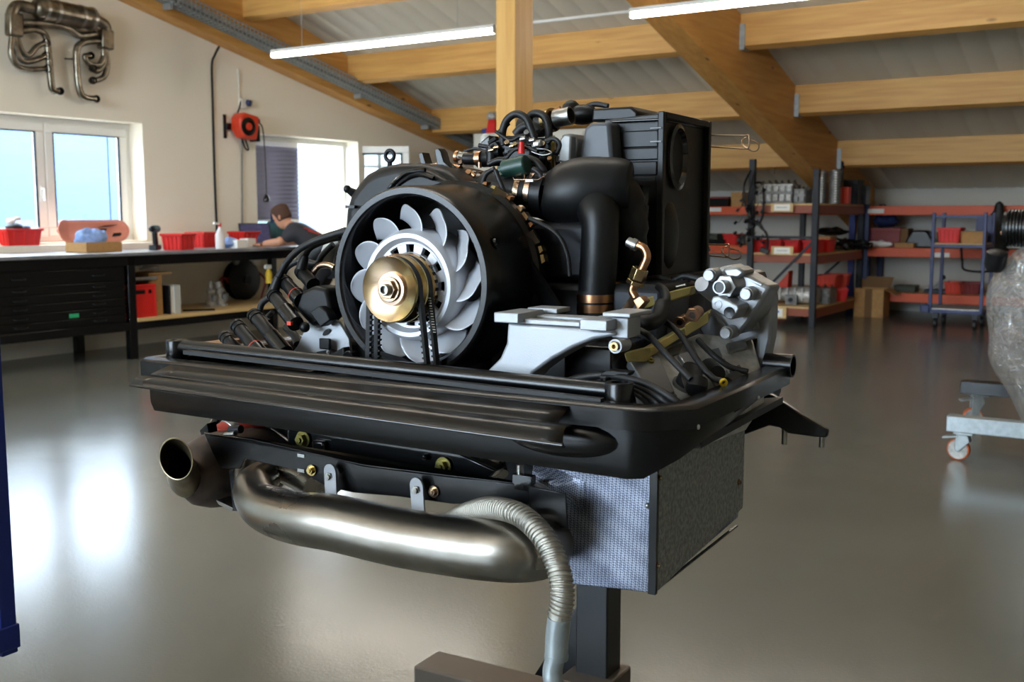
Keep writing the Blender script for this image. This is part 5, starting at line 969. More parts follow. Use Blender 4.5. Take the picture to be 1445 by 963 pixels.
# red silicone hose with clamp
a, c = e(312, 622, y=1.28), e(385, 578, y=1.38); rh = P('silicone_hose', MB().tube([a, a.lerp(c, .5), c], .027, 28), M['redhose']); d = (c-a).normalized()
for t in (.22, .72): P('hose_clamp', MB().lathe(a.lerp(c, t)-d*.007, d, [(.027, 0), (.0283, .001), (.0283, .013), (.027, .014)], 32), M['zinc'], rh)
P('clamp_screw', MB().tube([e(325, 607, y=1.24), e(340, 606, y=1.24)], .007, 10), M['darkmetal'], rh); P('clamp_lug', MB().cyl(e(318, 614, y=1.235), e(332, 612, y=1.235), .0045, 10), M['zinc'], rh)
tub('elbow_pipe', [(385, 578, 1.38), (420, 600, 1.4), (450, 625, 1.38), (470, 660, 1.36)], 1.38, .03, M['darkmetal'], n=20); tub('oil_pipe', [(300, 605, 1.3), (308, 590, 1.32)], 1.3, .01, M['blackgloss'])
# ---- braided hose to the floor stand
hp_px = [(640, 735, 1.17), (662, 724, 1.14), (695, 717, 1.11), (735, 728, 1.085), (768, 760, 1.07), (787, 800, 1.065), (794, 840, 1.06), (789, 872, 1.06)]
path = spline([e(u, v, y=y) for u, v, y in hp_px], 26)
brd = mat('braided_steel', '#b4b0a6', .35, .9, bump=.5, bscale=900)
hose = P('braided_hose', MB().tube(path, .0125, 26), brd)
rb = MB(); acc = 0
for i in range(1, len(path)-1):
    acc += (path[i]-path[i-1]).length
    if acc < .0046: continue
    acc = 0; d = (path[i+1]-path[i-1]).normalized(); x_, y_, _ = frame(d); rb.tube([path[i]+x_*(.0128*cos(a))+y_*(.0128*sin(a))+d*(.0035*cos(a)) for a in [tau*k/22 for k in range(22)]], .0019, 6, closed=True)
tag(P('braid_rib', rb, brd, hose), kind='stuff')
cp = [e(789, 872, y=1.06), e(786, 900, y=1.06), e(785, 925, y=1.06), e(780, 945, y=1.06), e(781, 963, y=1.06), e(788, 990, y=1.07)]
P('hose_coupling', MB().tube([cp[0], cp[1], cp[2]], [.0138, .0138, .0136], 28), M['galv'], hose, bevel=.0006); P('coupling_collar', MB().tube([cp[2]+ZH*.001, cp[2]-ZH*.005], [.0142, .014], 28), M['galv'], hose); P('hose_tail', MB().tube(spline(cp[2:], 6), .0118, 24), M['galv'], hose)
P('hose_sleeve', MB().tube(spline([e(632, 742, y=1.19), e(645, 732, y=1.165), e(660, 725, y=1.145)], 4), .0115, 20), M['zinc'], hose)
tub('return_pipe', [(655, 745, 1.17), (690, 730, 1.16), (720, 735, 1.17)], 1.17, .009, M['zinc'])
# ---- silver compressor bracket
br_ = P('compressor_bracket', MB().prism(poly([(716, 455), (740, 458), (862, 466), (868, 474), (838, 479), (808, 491), (778, 508), (752, 527), (737, 546), (673, 536), (690, 521), (705, 506), (714, 485)], 1.2), (0, .05, 0)), M['alublast'], bevel=.009, seg=4)
def blk(name, u0, v0, u1, v1, y, dy, mm=M['alublast'], par=None, bev=.0012):
    a = e(u0, v0, y=y); c = e(u1, v1, y=y); return P(name, MB().bb(a, c+V((0, dy, 0))), mm, par or br_, bevel=bev)
blk('mount_pad', 697, 441, 731, 457, 1.185, .07); blk('mount_pad', 818, 451, 856, 468, 1.18, .06); blk('mount_rail', 735, 444, 852, 455, 1.235, .03); blk('rear_pad', 744, 434, 786, 443, 1.26, .04); blk('rib', 731, 450, 818, 462, 1.2, .02)
blk('end_block', 850, 441, 889, 449, 1.2, .07); blk('end_leg', 863, 448, 886, 478, 1.21, .04)
q = e(868, 489, y=1.19); P('pivot_bush', MB().lathe(q, -YH, [(.009, -.03), (.009, 0), (.007, .0), (.007, -.004), (0, -.004)], 20), M['alublast'], br_); P('socket_bolt', MB().lathe(q, -YH, [(.0055, -.004), (.0055, .004), (.003, .004), (.003, -.002), (0, -.002)], 18), M['gold'], br_)
blk('dark_housing', 795, 486, 864, 548, 1.27, .12, M['black'], eng, .004); blk('dark_housing', 690, 470, 880, 560, 1.33, .1, M['blackmatte'], eng, .01)
tub('lower_cable', [(790, 545, 1.2), (815, 535, 1.2), (845, 530, 1.2), (862, 532, 1.2)], 1.2, .006, M['rubber'])
# ---- dark core of the engine
core = P('crankcase', MB().bb((-1.14, 1.4, .96), (-.56, 1.9, 1.2)).bb((-1.05, 1.4, 1.2), (-.66, 1.8, 1.29)).bb((-1.2, 1.3, .985), (-.5, 1.8, 1.03)).bb((-1.0, 1.36, .86), (-.62, 1.9, .99)).bb((-.92, 1.5, .82), (-.72, 2.0, 1.1)), M['darkmetal'], bevel=.012)
P('shroud_web', MB().prism(poly([(700, 300), (735, 380), (800, 470), (690, 480), (690, 300)], 1.37), (0, .02, 0)), M['black'], bevel=.003); P('shroud_rib', MB().beam(e(742, 372, y=1.34), e(792, 448, y=1.32), .008, .02), M['black'])
P('lower_shroud', MB().bb(e(470, 480, y=1.32), e(700, 530, y=1.36)), M['blackmatte'], bevel=.006)
# ---- black cooling shroud behind the fan, top left
def hump(px, y0, y1, mm, name, par=None, bev=.02): return P(name, MB().prism(poly(px, y0), (0, y1-y0, 0)), mm, par, bevel=bev, seg=4)
sh_ = hump([(482, 330), (484, 296), (490, 275), (500, 260), (512, 246), (530, 236), (556, 230), (590, 230), (625, 240), (650, 262), (690, 330), (690, 420), (480, 420)], 1.36, 1.52, M['blackmatte'], 'cooling_shroud', bev=.018)
sh2 = hump([(545, 268), (556, 250), (575, 239), (596, 238), (612, 246), (640, 262), (640, 330), (548, 330)], 1.345, 1.40, M['blackmatte'], 'shroud_duct', bev=.008)
P('shroud_rib', MB().tube(spline([e(548, 268, y=1.35), e(558, 256, y=1.34), e(575, 243, y=1.338), e(600, 240, y=1.338)], 5), .0035, 8), M['blackgloss'], sh_)
P('shroud_rib', MB().tube(spline([e(560, 262, y=1.345), e(575, 250, y=1.342), e(592, 246, y=1.34), e(612, 252, y=1.34)], 5), .004, 8), M['black'], sh_)
q = e(550, 220, y=1.40); P('lifting_eye', MB().tube([q+V((.0085*cos(a), 0, .0085*sin(a))) for a in [tau*i/20 for i in range(20)]], .0032, 10, closed=True).cyl(q-ZH*.011, q-ZH*.026, .004, 8), M['darkmetal'], sh_)
q = e(490, 267, y=1.37); P('shroud_ear', MB().ball(q, .0065, 12).tube([q, e(503, 275, y=1.38), e(512, 290, y=1.4)], [.005, .009, .012], 10), M['blackmatte'], sh_)
P('louvre', MB().bb(e(492, 294, y=1.358), e(500, 290, y=1.35)), M['black'], sh_)
for px in ([(590, 216), (596, 215), (600, 228), (605, 243), (596, 242)], [(613, 211), (618, 209), (622, 214), (626, 228), (640, 240), (645, 254), (628, 256), (618, 240)]): P('fin_bracket', MB().prism(poly(px, 1.42), (0, .02, 0)), M['black'], bevel=.0012)
tub('copper_pipe', [(607, 246, 1.45), (612, 238, 1.45), (625, 236, 1.45), (650, 240, 1.45)], 1.45, .0075, M['copper'])
# ---- intake: black pipe, hose, elbow, down pipe, air filter box
air = P('intake_manifold', MB().tube(spline([e(628, 262, y=1.46), e(660, 262, y=1.45), e(690, 266, y=1.44)], 5), .024, 24), M['black'])
hz = P('intake_hose', MB().tube([e(686, 268, y=1.42), e(700, 270, y=1.42), e(775, 276, y=1.42)], [.031, .034, .034], 36), M['blackmatte'])
for u in (742, 757):
    a = e(u-3.5, 274, y=1.42); c = e(u+3.5, 274.5, y=1.42); P('hose_clamp', MB().tube([a, c], .0352, 36), M['gold'], hz)
el = [(764, 276, .034), (772, 277, .037), (788, 277, .045), (808, 274, .0505), (830, 270, .051), (852, 266, .047), (874, 262, .041), (890, 262, .034)]
elbow = P('intake_elbow', stube([(e(u, v, y=1.42+.004*i), r) for i, (u, v, r) in enumerate(el)], 40), M['blackmatte'], sharp=80)
sp_ = spline([e(826, 266, y=1.46), e(838, 282, y=1.43), e(846, 308, y=1.405), e(846, 350, y=1.4), e(843, 395, y=1.4), e(840, 446, y=1.4)], 7)
P('down_pipe', MB().tube(sp_, [.03+.004*sin(pi*min(1, i/16))-.0028*min(1, i/16) for i in range(len(sp_))], 36), M['blackmatte'], elbow)
P('elbow_shoulder', MB().tube(spline([e(850, 262, y=1.46), e(872, 275, y=1.46), e(885, 310, y=1.47), e(890, 360, y=1.48), e(890, 400, y=1.5)], 6), [.034, .034, .03, .026, .024], 28), M['blackmatte'], elbow, sharp=80)
for v in (421, 435):
    P('hose_clamp', MB().tube([e(841, v-6, y=1.4), e(841, v+5, y=1.4)], .0282, 36), M['copper'], elbow)
P('pipe_joint', MB().tube([e(841, 410, y=1.4), e(841, 446, y=1.4)], .0272, 36), M['rubber'], elbow)
# box
K = e(932, 157, y=1.523); KB = e(932, 398, y=1.523).z; bx = K.x; yb2 = 1.735; xl = e(828, 200, y=1.523).x
box_ = P('air_filter_box', MB().bb((xl+.02, 1.545, KB), (bx-.004, yb2-.001, K.z-.006)), M['blackmatte'], bevel=.002)
fr = MB()
for a, c in (((bx-.004, 1.523, KB-.004), (bx+.006, 1.533, K.z)), ((bx-.004, yb2-.01, KB-.004), (bx+.006, yb2, K.z)), ((bx-.004, 1.533, K.z-.01), (bx+.006, yb2-.01, K.z)), ((bx-.004, 1.533, KB-.004), (bx+.006, yb2-.01, KB+.008))): fr.bb(a, c)
P('box_rim', fr, M['blackmatte'], box_, bevel=.0015)
oc = e(957, 222, x=bx); P('inlet_ring', MB().add(*(lambda vs: (vs, [(i, (i+1) % 28, 28+(i+1) % 28, 28+i) for i in range(28)]+[(28+i, 28+(i+1) % 28, 56+(i+1) % 28, 56+i) for i in range(28)]))([oc+V((.002, .040*cos(t), .052*sin(t))) for t in [tau*i/28 for i in range(28)]]+[oc+V((.004, .034*cos(t), .045*sin(t))) for t in [tau*i/28 for i in range(28)]]+[oc+V((-.0035, .031*cos(t), .041*sin(t))) for t in [tau*i/28 for i in range(28)]])), M['blackgloss'], box_)
P('filter_bulge', MB().ball(V((bx-.012, 1.58, KB+.07)), .05, 20, (.35, .8, 1.2)), M['blackmatte'], box_)
fs_ = [(862, 932, 186, 208), (862, 932, 210, 226), (862, 930, 229, 248), (862, 928, 250, 290)]
for u0, u1, v0, v1 in fs_: P('side_rib', MB().bb(e(u0, v0, y=1.536), e(u1, v1, y=1.545)), M['blackmatte'], box_, bevel=.002)
P('side_wall', MB().prism(poly([(860, 168), (930, 160), (930, 395), (880, 380), (862, 330)], 1.538), (0, .01, 0)), M['blackmatte'], box_, bevel=.002)
P('top_ledge', MB().bb(e(862, 174, y=1.53), e(934, 166, y=1.53)+V((0, .2, 0))), M['black'], box_, bevel=.002); P('top_cap', MB().prism(poly([(834, 172), (836, 153), (890, 150), (900, 158), (900, 170)], 1.55), (0, .11, 0)), M['blackmatte'], box_, bevel=.004)
gb = mat('grey_black_plastic', '#4a4d52', .45, bump=.06, bscale=300)
P('box_neck', MB().prism(poly([(812, 246), (824, 180), (834, 173), (860, 172), (866, 246)], 1.50), (0, .08, 0)), gb, box_, bevel=.006); P('box_neck', MB().prism(poly([(788, 225), (792, 190), (806, 188), (815, 198), (812, 228)], 1.52), (0, .05, 0)), M['grey'], box_, bevel=.004)
for v in (181, 200): P('catch', MB().bb(e(921, v+1.5, y=1.53), e(933, v-1.5, y=1.52)), M['black'], box_)
P('clip_boss', MB().lathe(e(906, 262, y=1.5), -ZH, [(0, 0), (.014, 0), (.012, .006), (.01, .03), (.012, .036)], 18), M['black'], box_); P('clip_boss', MB().lathe(e(906, 290, y=1.5), -ZH, [(0, 0), (.012, 0), (.01, .02)], 18), M['black'], box_)
wire = mat('spring_wire', '#c9a98d', .3, 1)
for (ys, u0, u1, v0, v1, ud) in ((1.74, 997, 1052, 191, 210, 1071), (1.74, 996, 1024, 345, 363, 1046)):
    ww = spline([e(u0, v0, y=ys), e(u1, v0+.5, y=ys)], 2)+spline([e(u1, v0+.5, y=ys), e(u1+5, v0+1, y=ys-.004), e(u1+4, v1-1, y=ys-.006), e(u1-4, v1-6, y=ys-.004), e(u1-4, v0+6, y=ys), e(u1+2, v0+3, y=ys+.003)], 5)[1:]
    cw = P('spring_clip', MB().tube(ww, .0013, 8).tube(spline([e(u0, v1-3, y=ys), e(u1, v1, y=ys), e(u1+3, v1-1, y=ys)], 3), .0013, 8), wire, box_)
    P('clip_loop', MB().tube(spline([e(u1+2, v1-2, y=ys), e(u1+9, v1+3, y=ys), e(ud-3, v1+2, y=ys), e(ud, v1-4, y=ys), e(ud-5, v1-10, y=ys), e(u1+4, v0+6, y=ys)], 6), .0013, 8), wire, box_)
    P('clip_mount', MB().bb(e(u0-2, v0+10, y=ys), e(u0+4, v0+4, y=ys)+V((0, .01, 0))), M['black'], box_)
# ---- hardware on top: hoses, valves, sensor, outlet pipe
bundle = P('vacuum_block', MB().bb(e(700, 248, y=1.52), e(790, 196, y=1.56)), M['black'], bevel=.006)
tub('breather_hose', [(711, 205), (709, 188), (715, 170), (728, 161), (742, 167), (750, 184), (754, 196)], 1.47, .006, M['rubber']); tub('breather_hose', [(745, 178), (748, 164), (757, 160), (768, 165), (774, 182), (774, 210)], 1.5, .0062, M['rubber'])
tub('vacuum_hose', [(676, 205), (690, 207), (702, 200), (728, 194), (745, 190)], 1.48, .0035, M['rubber']); tub('vacuum_hose', [(698, 238), (686, 246), (681, 262), (684, 278), (696, 290), (712, 296)], 1.36, .0036, M['rubber'])
tub('vacuum_hose', [(699, 240), (706, 258), (714, 276), (724, 296)], 1.36, .0035, M['rubber'])
tub('sensor_wire', [(712, 296), (750, 310), (785, 330), (800, 358), (804, 390)], 1.36, .0035, M['rubber'])
tub('breather_hose', [(744, 224), (756, 228), (766, 240), (770, 252)], 1.42, .0058, M['rubber'])
op = P('outlet_hose', MB().tube([e(733, 176, y=1.55), e(745, 178, y=1.55), e(762, 176, y=1.55), e(782, 169, y=1.545)], [.012, .018, .021, .017], 24), M['blackmatte'])
a, c = e(784, 168, y=1.54), e(806, 163, y=1.54); P('metal_outlet', MB().pipe([a, a.lerp(c, .5), c], [.0145, .0145, .0145], .0022, 28), M['zinc'], op); a2 = e(772, 171.5, y=1.545); P('hose_clamp', MB().tube([a2, a2.lerp(a, .7)], .0195, 28), M['gold'], op); P('clamp_screw', MB().cyl(e(781, 158, y=1.54), e(791, 152, y=1.54), .0035, 8), M['copper'], op)
P('outlet_bore', MB().lathe(a.lerp(c, .6), (c-a).normalized(), [(0, 0), (.0125, 0)], 20), M['darkmetal'], op)
m = P('rubber_cover', MB().ball(e(822, 162, y=1.6), .024, 16, (1.2, .8, .7)).ball(e(806, 155, y=1.6), .016, 12), M['blackmatte'])
tub('breather_hose', [(825, 152), (840, 147), (858, 150)], 1.62, .0045, M['rubber'])
tp = P('throttle_pipe', MB().tube([e(656, 224, y=1.46), e(676, 225, y=1.46), e(682, 224, y=1.46), e(704, 221, y=1.46)], [.0095, .0095, .014, .0145], 24), M['blackmatte'])
P('hose_clamp', MB().tube([e(674, 224.5, y=1.455), e(681, 224, y=1.455)], .0128, 24), M['copper'], tp); P('clamp_screw', MB().cyl(e(677, 229, y=1.44), e(677, 237, y=1.44), .0032, 10).cyl(e(663, 243, y=1.43), e(670, 249, y=1.43), .004, 10), M['copper'], tp)
P('pipe_sleeve', MB().tube([e(645, 221, y=1.47), e(662, 223, y=1.47)], .009, 20), M['steel'], tp); P('sleeve_ring', MB().tube([e(644, 221, y=1.47), e(648, 221.5, y=1.47)], .0102, 20), M['copper'], tp)
P('dark_cap', MB().prism(poly([(673, 217), (678, 200), (690, 190), (694, 205), (693, 217)], 1.5), (0, .03, 0)), M['black'], bevel=.003); P('foil_cap', MB().ball(e(686, 200, y=1.52), .012, 12, (1, .8, 1.1)), M['lightgrey'])
sv = P('solenoid_valve', MB().cyl(e(712, 240, y=1.4), e(744, 232, y=1.4), .015, 18), M['green'], bevel=.002); P('valve_body', MB().bb(e(720, 243, y=1.395), e(741, 224, y=1.41)), M['green'], sv, bevel=.003); P('valve_stem', MB().cyl(e(704, 240, y=1.4), e(716, 240, y=1.4), .006, 12).cyl(e(706, 244, y=1.39), e(708, 248, y=1.38), .002, 8), M['green'], sv)
P('red_cap', MB().tube([e(736, 217, y=1.42), e(736, 204, y=1.42), e(736, 200, y=1.42)], [.0052, .004, .0035], 14), M['red'], sv); P('valve_bracket', MB().tube([e(724, 250, y=1.385), e(726, 254, y=1.385), e(760, 254, y=1.385), e(768, 249, y=1.385)], .0014, 8).cyl(e(740, 246, y=1.385), e(740, 253, y=1.385), .0013, 6), M['gold'], sv); P('wire_tie', MB().bb(e(743, 257, y=1.383), e(752, 253, y=1.38)), M['white'], sv)
P('gold_flange', MB().lathe(e(783, 215, y=1.5), V((-.9, -.4, 0)), [(0, 0), (.026, 0), (.026, .004), (.016, .006)], 24), M['golddark']); P('grey_valve', MB().prism(poly([(787, 228), (790, 196), (796, 189), (806, 191), (804, 232)], 1.47), (0, .02, 0)), M['grey'], bevel=.003)
m = MB(); m2 = MB(); rr = random.Random(11)
for k in range(22):
    u, v = rr.uniform(690, 788), rr.uniform(186, 222); a = e(u, v, y=1.49+rr.uniform(-.02, .03)); m.beam(a, a+V((rr.uniform(-.02, .02), rr.uniform(-.01, .01), rr.uniform(-.012, .016))), rr.uniform(.004, .011), rr.uniform(.004, .009))
tag(P('connector_cluster', m, M['blackmatte'], bevel=.001), kind='stuff')
for (u, v, w_) in ((735, 197, .004), (748, 199, .0035), (757, 203, .005), (720, 207, .003), (752, 207, .004), (697, 209, .0025), (690, 213, .0025)): P('bright_fitting', MB().cyl(e(u, v, y=1.44), e(u+7, v-1.5, y=1.44), w_, 10), M['zinc'] if w_ > .0032 else M['gold'])
tub('bright_cable', [(750, 214, 1.43), (765, 219, 1.43), (778, 216, 1.43), (770, 211, 1.44), (758, 210, 1.44)], 1.43, .0011, M['zinc'])
# plumbing in the dark gap between fan and down pipe
for pts, r, mm in (([(745, 330), (752, 334), (765, 333)], .003, 'copper'), ([(706, 318), (760, 350), (800, 372)], .006, 'rubber'), ([(760, 365), (790, 372), (812, 362)], .008, 'blackmatte'), ([(765, 390), (800, 396), (822, 390)], .009, 'blackmatte'), ([(730, 320), (742, 345), (770, 378), (790, 420)], .007, 'black'), ([(800, 412), (830, 418), (870, 402), (892, 410)], .005, 'copper'), ([(798, 340), (820, 344), (835, 338)], .006, 'darkmetal')): tub('fuel_line', pts, 1.44, r, M[mm])
for u, v in ((748, 334), (766, 334), (800, 372), (806, 404), (870, 404), (882, 412)): P('union_nut', MB().hexa(e(u, v, y=1.42), V((.5, -.8, .1)), .006, .009), M['copper' if v > 380 else 'gold'], bevel=.0006)
for pts, y, r, mm in (([(728, 190), (738, 180), (752, 178), (764, 188)], 1.53, .008, 'rubber'), ([(690, 232), (706, 226), (722, 230)], 1.43, .005, 'blackmatte'), ([(752, 238), (762, 246), (768, 262)], 1.40, .004, 'rubber'), ([(655, 214), (672, 210), (690, 216), (706, 214)], 1.5, .0028, 'rubber'), ([(716, 222), (726, 212), (742, 208), (758, 214)], 1.43, .0026, 'rubber'), ([(700, 186), (720, 198), (736, 192), (750, 200)], 1.46, .0028, 'rubber'), ([(770, 200), (782, 196), (790, 204), (786, 216)], 1.47, .0035, 'rubber'), ([(690, 244), (700, 252), (690, 262)], 1.40, .003, 'rubber')): tub('vacuum_hose', pts, y, r, M[mm])
for u, v, y, s, mm in ((662, 246, 1.43, .005, 'copper'), (716, 204, 1.45, .0045, 'gold'), (727, 206, 1.44, .004, 'gold'), (766, 206, 1.46, .005, 'gold'), (744, 190, 1.47, .005, 'zinc'), (776, 226, 1.45, .004, 'copper'), (650, 232, 1.46, .004, 'gold'), (708, 262, 1.4, .0035, 'white')): P('small_fitting', MB().hexa(e(u, v, y=y), V((.3, -.8, .5)), s, s*1.6), M[mm], bevel=.0005)
P('valve_block', MB().bb(e(716, 236, y=1.46), e(762, 212, y=1.49)), M['blackmatte'], bevel=.003); P('hose_tee', MB().cyl(e(694, 234, y=1.45), e(694, 206, y=1.45), .009, 16).cyl(e(688, 214, y=1.45), e(706, 214, y=1.45), .007, 14), M['blackmatte'], bevel=.001)
P('silver_tag', MB().bb(e(752, 206, y=1.43), e(764, 201, y=1.44)), M['white'], bevel=.001)
# ---- ignition parts on the left
ig = P('distributor_plate', MB().prism(poly([(404, 508), (420, 488), (436, 452), (455, 440), (478, 455), (492, 478), (496, 512), (440, 516)], 1.30), (0, .006, 0)), M['alublast'], bevel=.001)
q = e(461, 469, y=1.298); P('plate_slot', MB().prism([q+V((.0075*cos(a)+.002*sin(a), 0, .0052*sin(a)+.003*cos(a))) for a in [tau*i/16 for i in range(16)]], (0, -.001, 0)), M['black'], ig)
P('plate_connector', MB().prism(poly([(441, 509), (445, 497), (462, 494), (470, 498), (484, 490), (488, 512)], 1.285), (0, .02, 0)), M['blackmatte'], ig, bevel=.002); P('plug_top', MB().bb(e(450, 493, y=1.284), e(468, 478, y=1.29)), M['blackmatte'], ig, bevel=.002)
for u, v in ((445, 499), (463, 497)): P('small_bolt', MB().bolt(e(u, v, y=1.283), -YH, .0022), M['zinc'], ig)
q = e(492, 507, y=1.27); P('roller', MB().lathe(q, -YH, [(.0, .006), (.004, .006), (.006, .002), (.011, .002), (.0125, 0), (.0125, -.012)], 24), M['black'], ig); P('roller_bolt', MB().cyl(q-YH*.004, q-YH*.008, .003, 8), M['steel'], ig)
bodyp = P('distributor_body', MB().prism(poly([(408, 428), (424, 412), (442, 404), (460, 408), (468, 440), (452, 456), (440, 462), (430, 452)], 1.29), (0, .05, 0)), M['blackmatte'], bevel=.006)
P('body_clip', MB().prism(poly([(437, 441), (450, 432), (460, 440), (466, 452), (452, 462)], 1.275), (0, .02, 0)), M['blackmatte'], bodyp, bevel=.002); P('rubber_knob', MB().ball(e(430, 462, y=1.27), .0085, 14), M['blackmatte'], bodyp)
def boot(u0, v0, u1, v1, y, r, lower=None, ring=True):
    a = e(u0, v0, y=y+.02); c = e(u1, v1, y=y); d = (c-a)
    b = P('terminal_boot', MB().tube([a, a+d*.08, a+d*.081, a+d*.2, a+d*.201, a+d], [r*.97, r*1.02, r*.92, r*.97, r*.92, r], 22), M['blackmatte'])
    P('boot_ridge', MB().tube([a+d*.2, a+d*.23], r*1.05, 22), M['blackmatte'], b)
    if lower: P('terminal_socket', MB().tube([c, c+d*lower], [r*1.12, r*1.12], 22), M['black'], b, bevel=.001)
    if ring: P('seal_ring', MB().tube([c-d*.005, c+d*.02], r*1.13, 22, ), M['orangered'], b) if ring != 2 else P('lock_tab', MB().bb(c+d*(lower or .5)*.9+V((-.004, -r*1.25, -.003)), c+d*(lower or .5)*.9+V((.004, -r*.8, .003))), M['orangered'], b)
    return b
boot(357, 443, 383, 474, 1.27, .0115, .75, 2); boot(333, 458, 360, 490, 1.26, .0115, .6, 1); boot(316, 474, 345, 505, 1.255, .0105, .3, 0)
boot(385, 415, 402, 437, 1.28, .0115, .9, 2); boot(400, 396, 418, 416, 1.30, .0115, .4, 1); boot(424, 382, 442, 402, 1.31, .0115, 0, 0)
tub('ignition_lead', [(384, 414), (393, 392), (408, 366), (432, 346), (468, 332), (490, 326)], 1.31, .0055, M['rubber']); tub('ignition_lead', [(424, 380), (431, 360), (440, 348), (465, 338), (480, 335)], 1.33, .0055, M['rubber']); tub('ignition_lead', [(398, 394), (405, 378), (425, 368), (446, 372), (455, 360), (470, 345)], 1.36, .005, M['rubber'])
tub('ignition_lead', [(380, 420), (370, 428), (367, 440), (372, 450), (380, 455)], 1.33, .0055, M['rubber']); tub('ignition_lead', [(385, 440), (376, 450), (380, 462), (392, 470)], 1.35, .004, M['rubber'])
P('boot_sleeve', MB().tube([e(425, 381, y=1.32), e(430, 362, y=1.325)], [.0095, .007], 14), M['blackmatte']); P('boot_sleeve', MB().tube([e(386, 412, y=1.3), e(393, 392, y=1.305)], [.009, .007], 14), M['blackmatte'])
tub('gold_elbow', [(442, 386), (450, 376), (462, 374), (472, 378)], 1.33, .005, M['gold']); tub('grey_hose', [(460, 372), (464, 355), (470, 344), (482, 338)], 1.38, .012, M['lightgrey'])
P('side_duct', MB().tube(spline([e(432, 374, y=1.45), e(455, 352, y=1.45), e(490, 338, y=1.45)], 5), .022, 20), M['blackmatte'])
for u, v in ((404, 462), (420, 478)): tub('sensor_plug', [(u, v, 1.34), (u+12, v+12, 1.33), (u+16, v+24, 1.32)], 1.33, .007, M['blackmatte'])
P('brass_plate', MB().prism(poly([(275, 489), (285, 483), (320, 482), (322, 490)], 1.32), (0, .06, 0)), M['copper'])
# ---- right bank: cylinder head, rails, leads
hd = [e(886, 512, y=1.3), e(985, 470, y=1.47), 0, 0, 0, e(975, 575, y=1.28)]
h_n = (hd[1]-hd[0]).cross(hd[5]-hd[0]).normalized(); h_0 = hd[0]
def on_h(u, v): d = ray(u, v, EY); c = V((0, 0, CAM_H)); return c+d*((h_0-c).dot(h_n)/d.dot(h_n))
hd = [on_h(u, v) for u, v in ((886, 512), (985, 470), (1062, 478), (1072, 515), (1045, 552), (975, 575), (930, 566), (905, 548))]
head_ = P('valve_cover', MB().prism(hd, (.0, .03, -.06)), mat('cover_alloy', '#c0c1be', .45, .4, var=.2, vscale=60), bevel=.003)
def hpt(u, v): # point on the cover's outer plane
    n = (hd[1]-hd[0]).cross(hd[5]-hd[0]).normalized(); d = ray(u, v, EY); c = V((0, 0, CAM_H)); t = (hd[0]-c).dot(n)/d.dot(n); return c+d*t
hn = (hd[1]-hd[0]).cross(hd[5]-hd[0]).normalized(); hn = hn if hn.y < 0 else -hn
def slab(px, h, mm, name, bev=.002): return P(name, MB().prism([hpt(u, v)-hn*.004 for u, v in px], hn*(h+.004)), mm, head_, bevel=bev)
slab([(884, 514), (926, 506), (950, 560), (936, 566), (905, 548)], .008, M['alu'], 'cover_boss'); slab([(965, 488), (974, 484), (985, 508), (976, 510)], .006, M['alu'], 'cover_rib'); slab([(998, 500), (1012, 496), (1018, 510), (1002, 514)], .008, M['alu'], 'cover_pad'); slab([(925, 540), (955, 562), (945, 570), (920, 560)], .005, M['alu'], 'cover_rib'); slab([(940, 495), (965, 484), (958, 500), (944, 506)], .003, M['grey'], 'cover_recess')
q = hpt(915, 517); P('cover_bolt', MB().lathe(q+hn*.008, hn, [(.0055, 0), (.0055, .003), (.0025, .003), (.0025, .001), (0, .001)], 12), M['golddark'], head_)
q = hpt(1000, 556); P('cover_bolt', MB().bolt(q, hn, .0025), M['zinc'], head_)
for k in range(5): slab([(1002+9*k, 536-4*k), (1006+9*k, 534-4*k), (1014+9*k, 548-4*k), (1010+9*k, 550-4*k)], .005, M['grey'], 'cooling_fin', .001)
slab([(955, 505), (972, 498), (992, 530), (978, 540)], .006, M['alu'], 'cover_pad'); slab([(1024, 488), (1050, 482), (1054, 494), (1028, 500)], .005, M['grey'], 'cover_pad')
for u, v in ((950, 512), (990, 486), (1020, 510), (938, 556)): P('cover_screw', MB().bolt(hpt(u, v), hn, .0032), M['zinc'], head_)
pl_ = hpt(968, 545); pc = P('plug_connector', MB().tube([pl_+hn*-.01, pl_+hn*.03], [.017, .0135], 20), M['blackmatte']); P('connector_elbow', MB().tube(spline([pl_+hn*.02, e(982, 547, y=1.24), e(984, 538, y=1.24)], 5), .0135, 16), M['blackmatte'], pc); P('seal_lip', MB().tube([pl_+hn*.0, pl_+hn*.004], .019, 20), M['grey'], pc)
for pts in ([(893, 462, 1.28), (915, 474, 1.26), (945, 505, 1.24), (975, 536, 1.225)], [(935, 452, 1.33), (958, 470, 1.31), (985, 510, 1.29), (1005, 533, 1.28), (1018, 538, 1.28)], [(985, 480, 1.42), (1005, 500, 1.4), (1030, 518, 1.4), (1055, 525, 1.4)]): tub('plug_lead', pts, 1.3, .0042, M['rubber'])
P('yellow_ring', MB().lathe(e(1020, 539, y=1.28), V((.6, -.6, -.3)), [(.003, 0), (.0052, 0), (.0052, .004), (.003, .004)], 14), M['yellow']); P('plug_connector', MB().tube([e(1012, 528, y=1.32), e(1000, 518, y=1.36)], [.011, .012], 16), M['blackmatte']); P('plug_connector', MB().tube([e(1025, 542, y=1.33), e(1038, 535, y=1.38)], [.009, .011], 16), M['darkmetal'])
lb = [(866, 532), (890, 536), (925, 548), (948, 562), (962, 575)]
for k in range(4): tub('harness_lead', [(858-8*k, 531+2*k, 1.19+.006*k), (880, 533+4*k, 1.18+.006*k), (915-3*k, 543+6*k, 1.17+.005*k), (948-10*k, 562+4*k, 1.16+.004*k), (972-12*k, 580+3*k, 1.17+.004*k)], 1.18, .0044, M['rubber'])
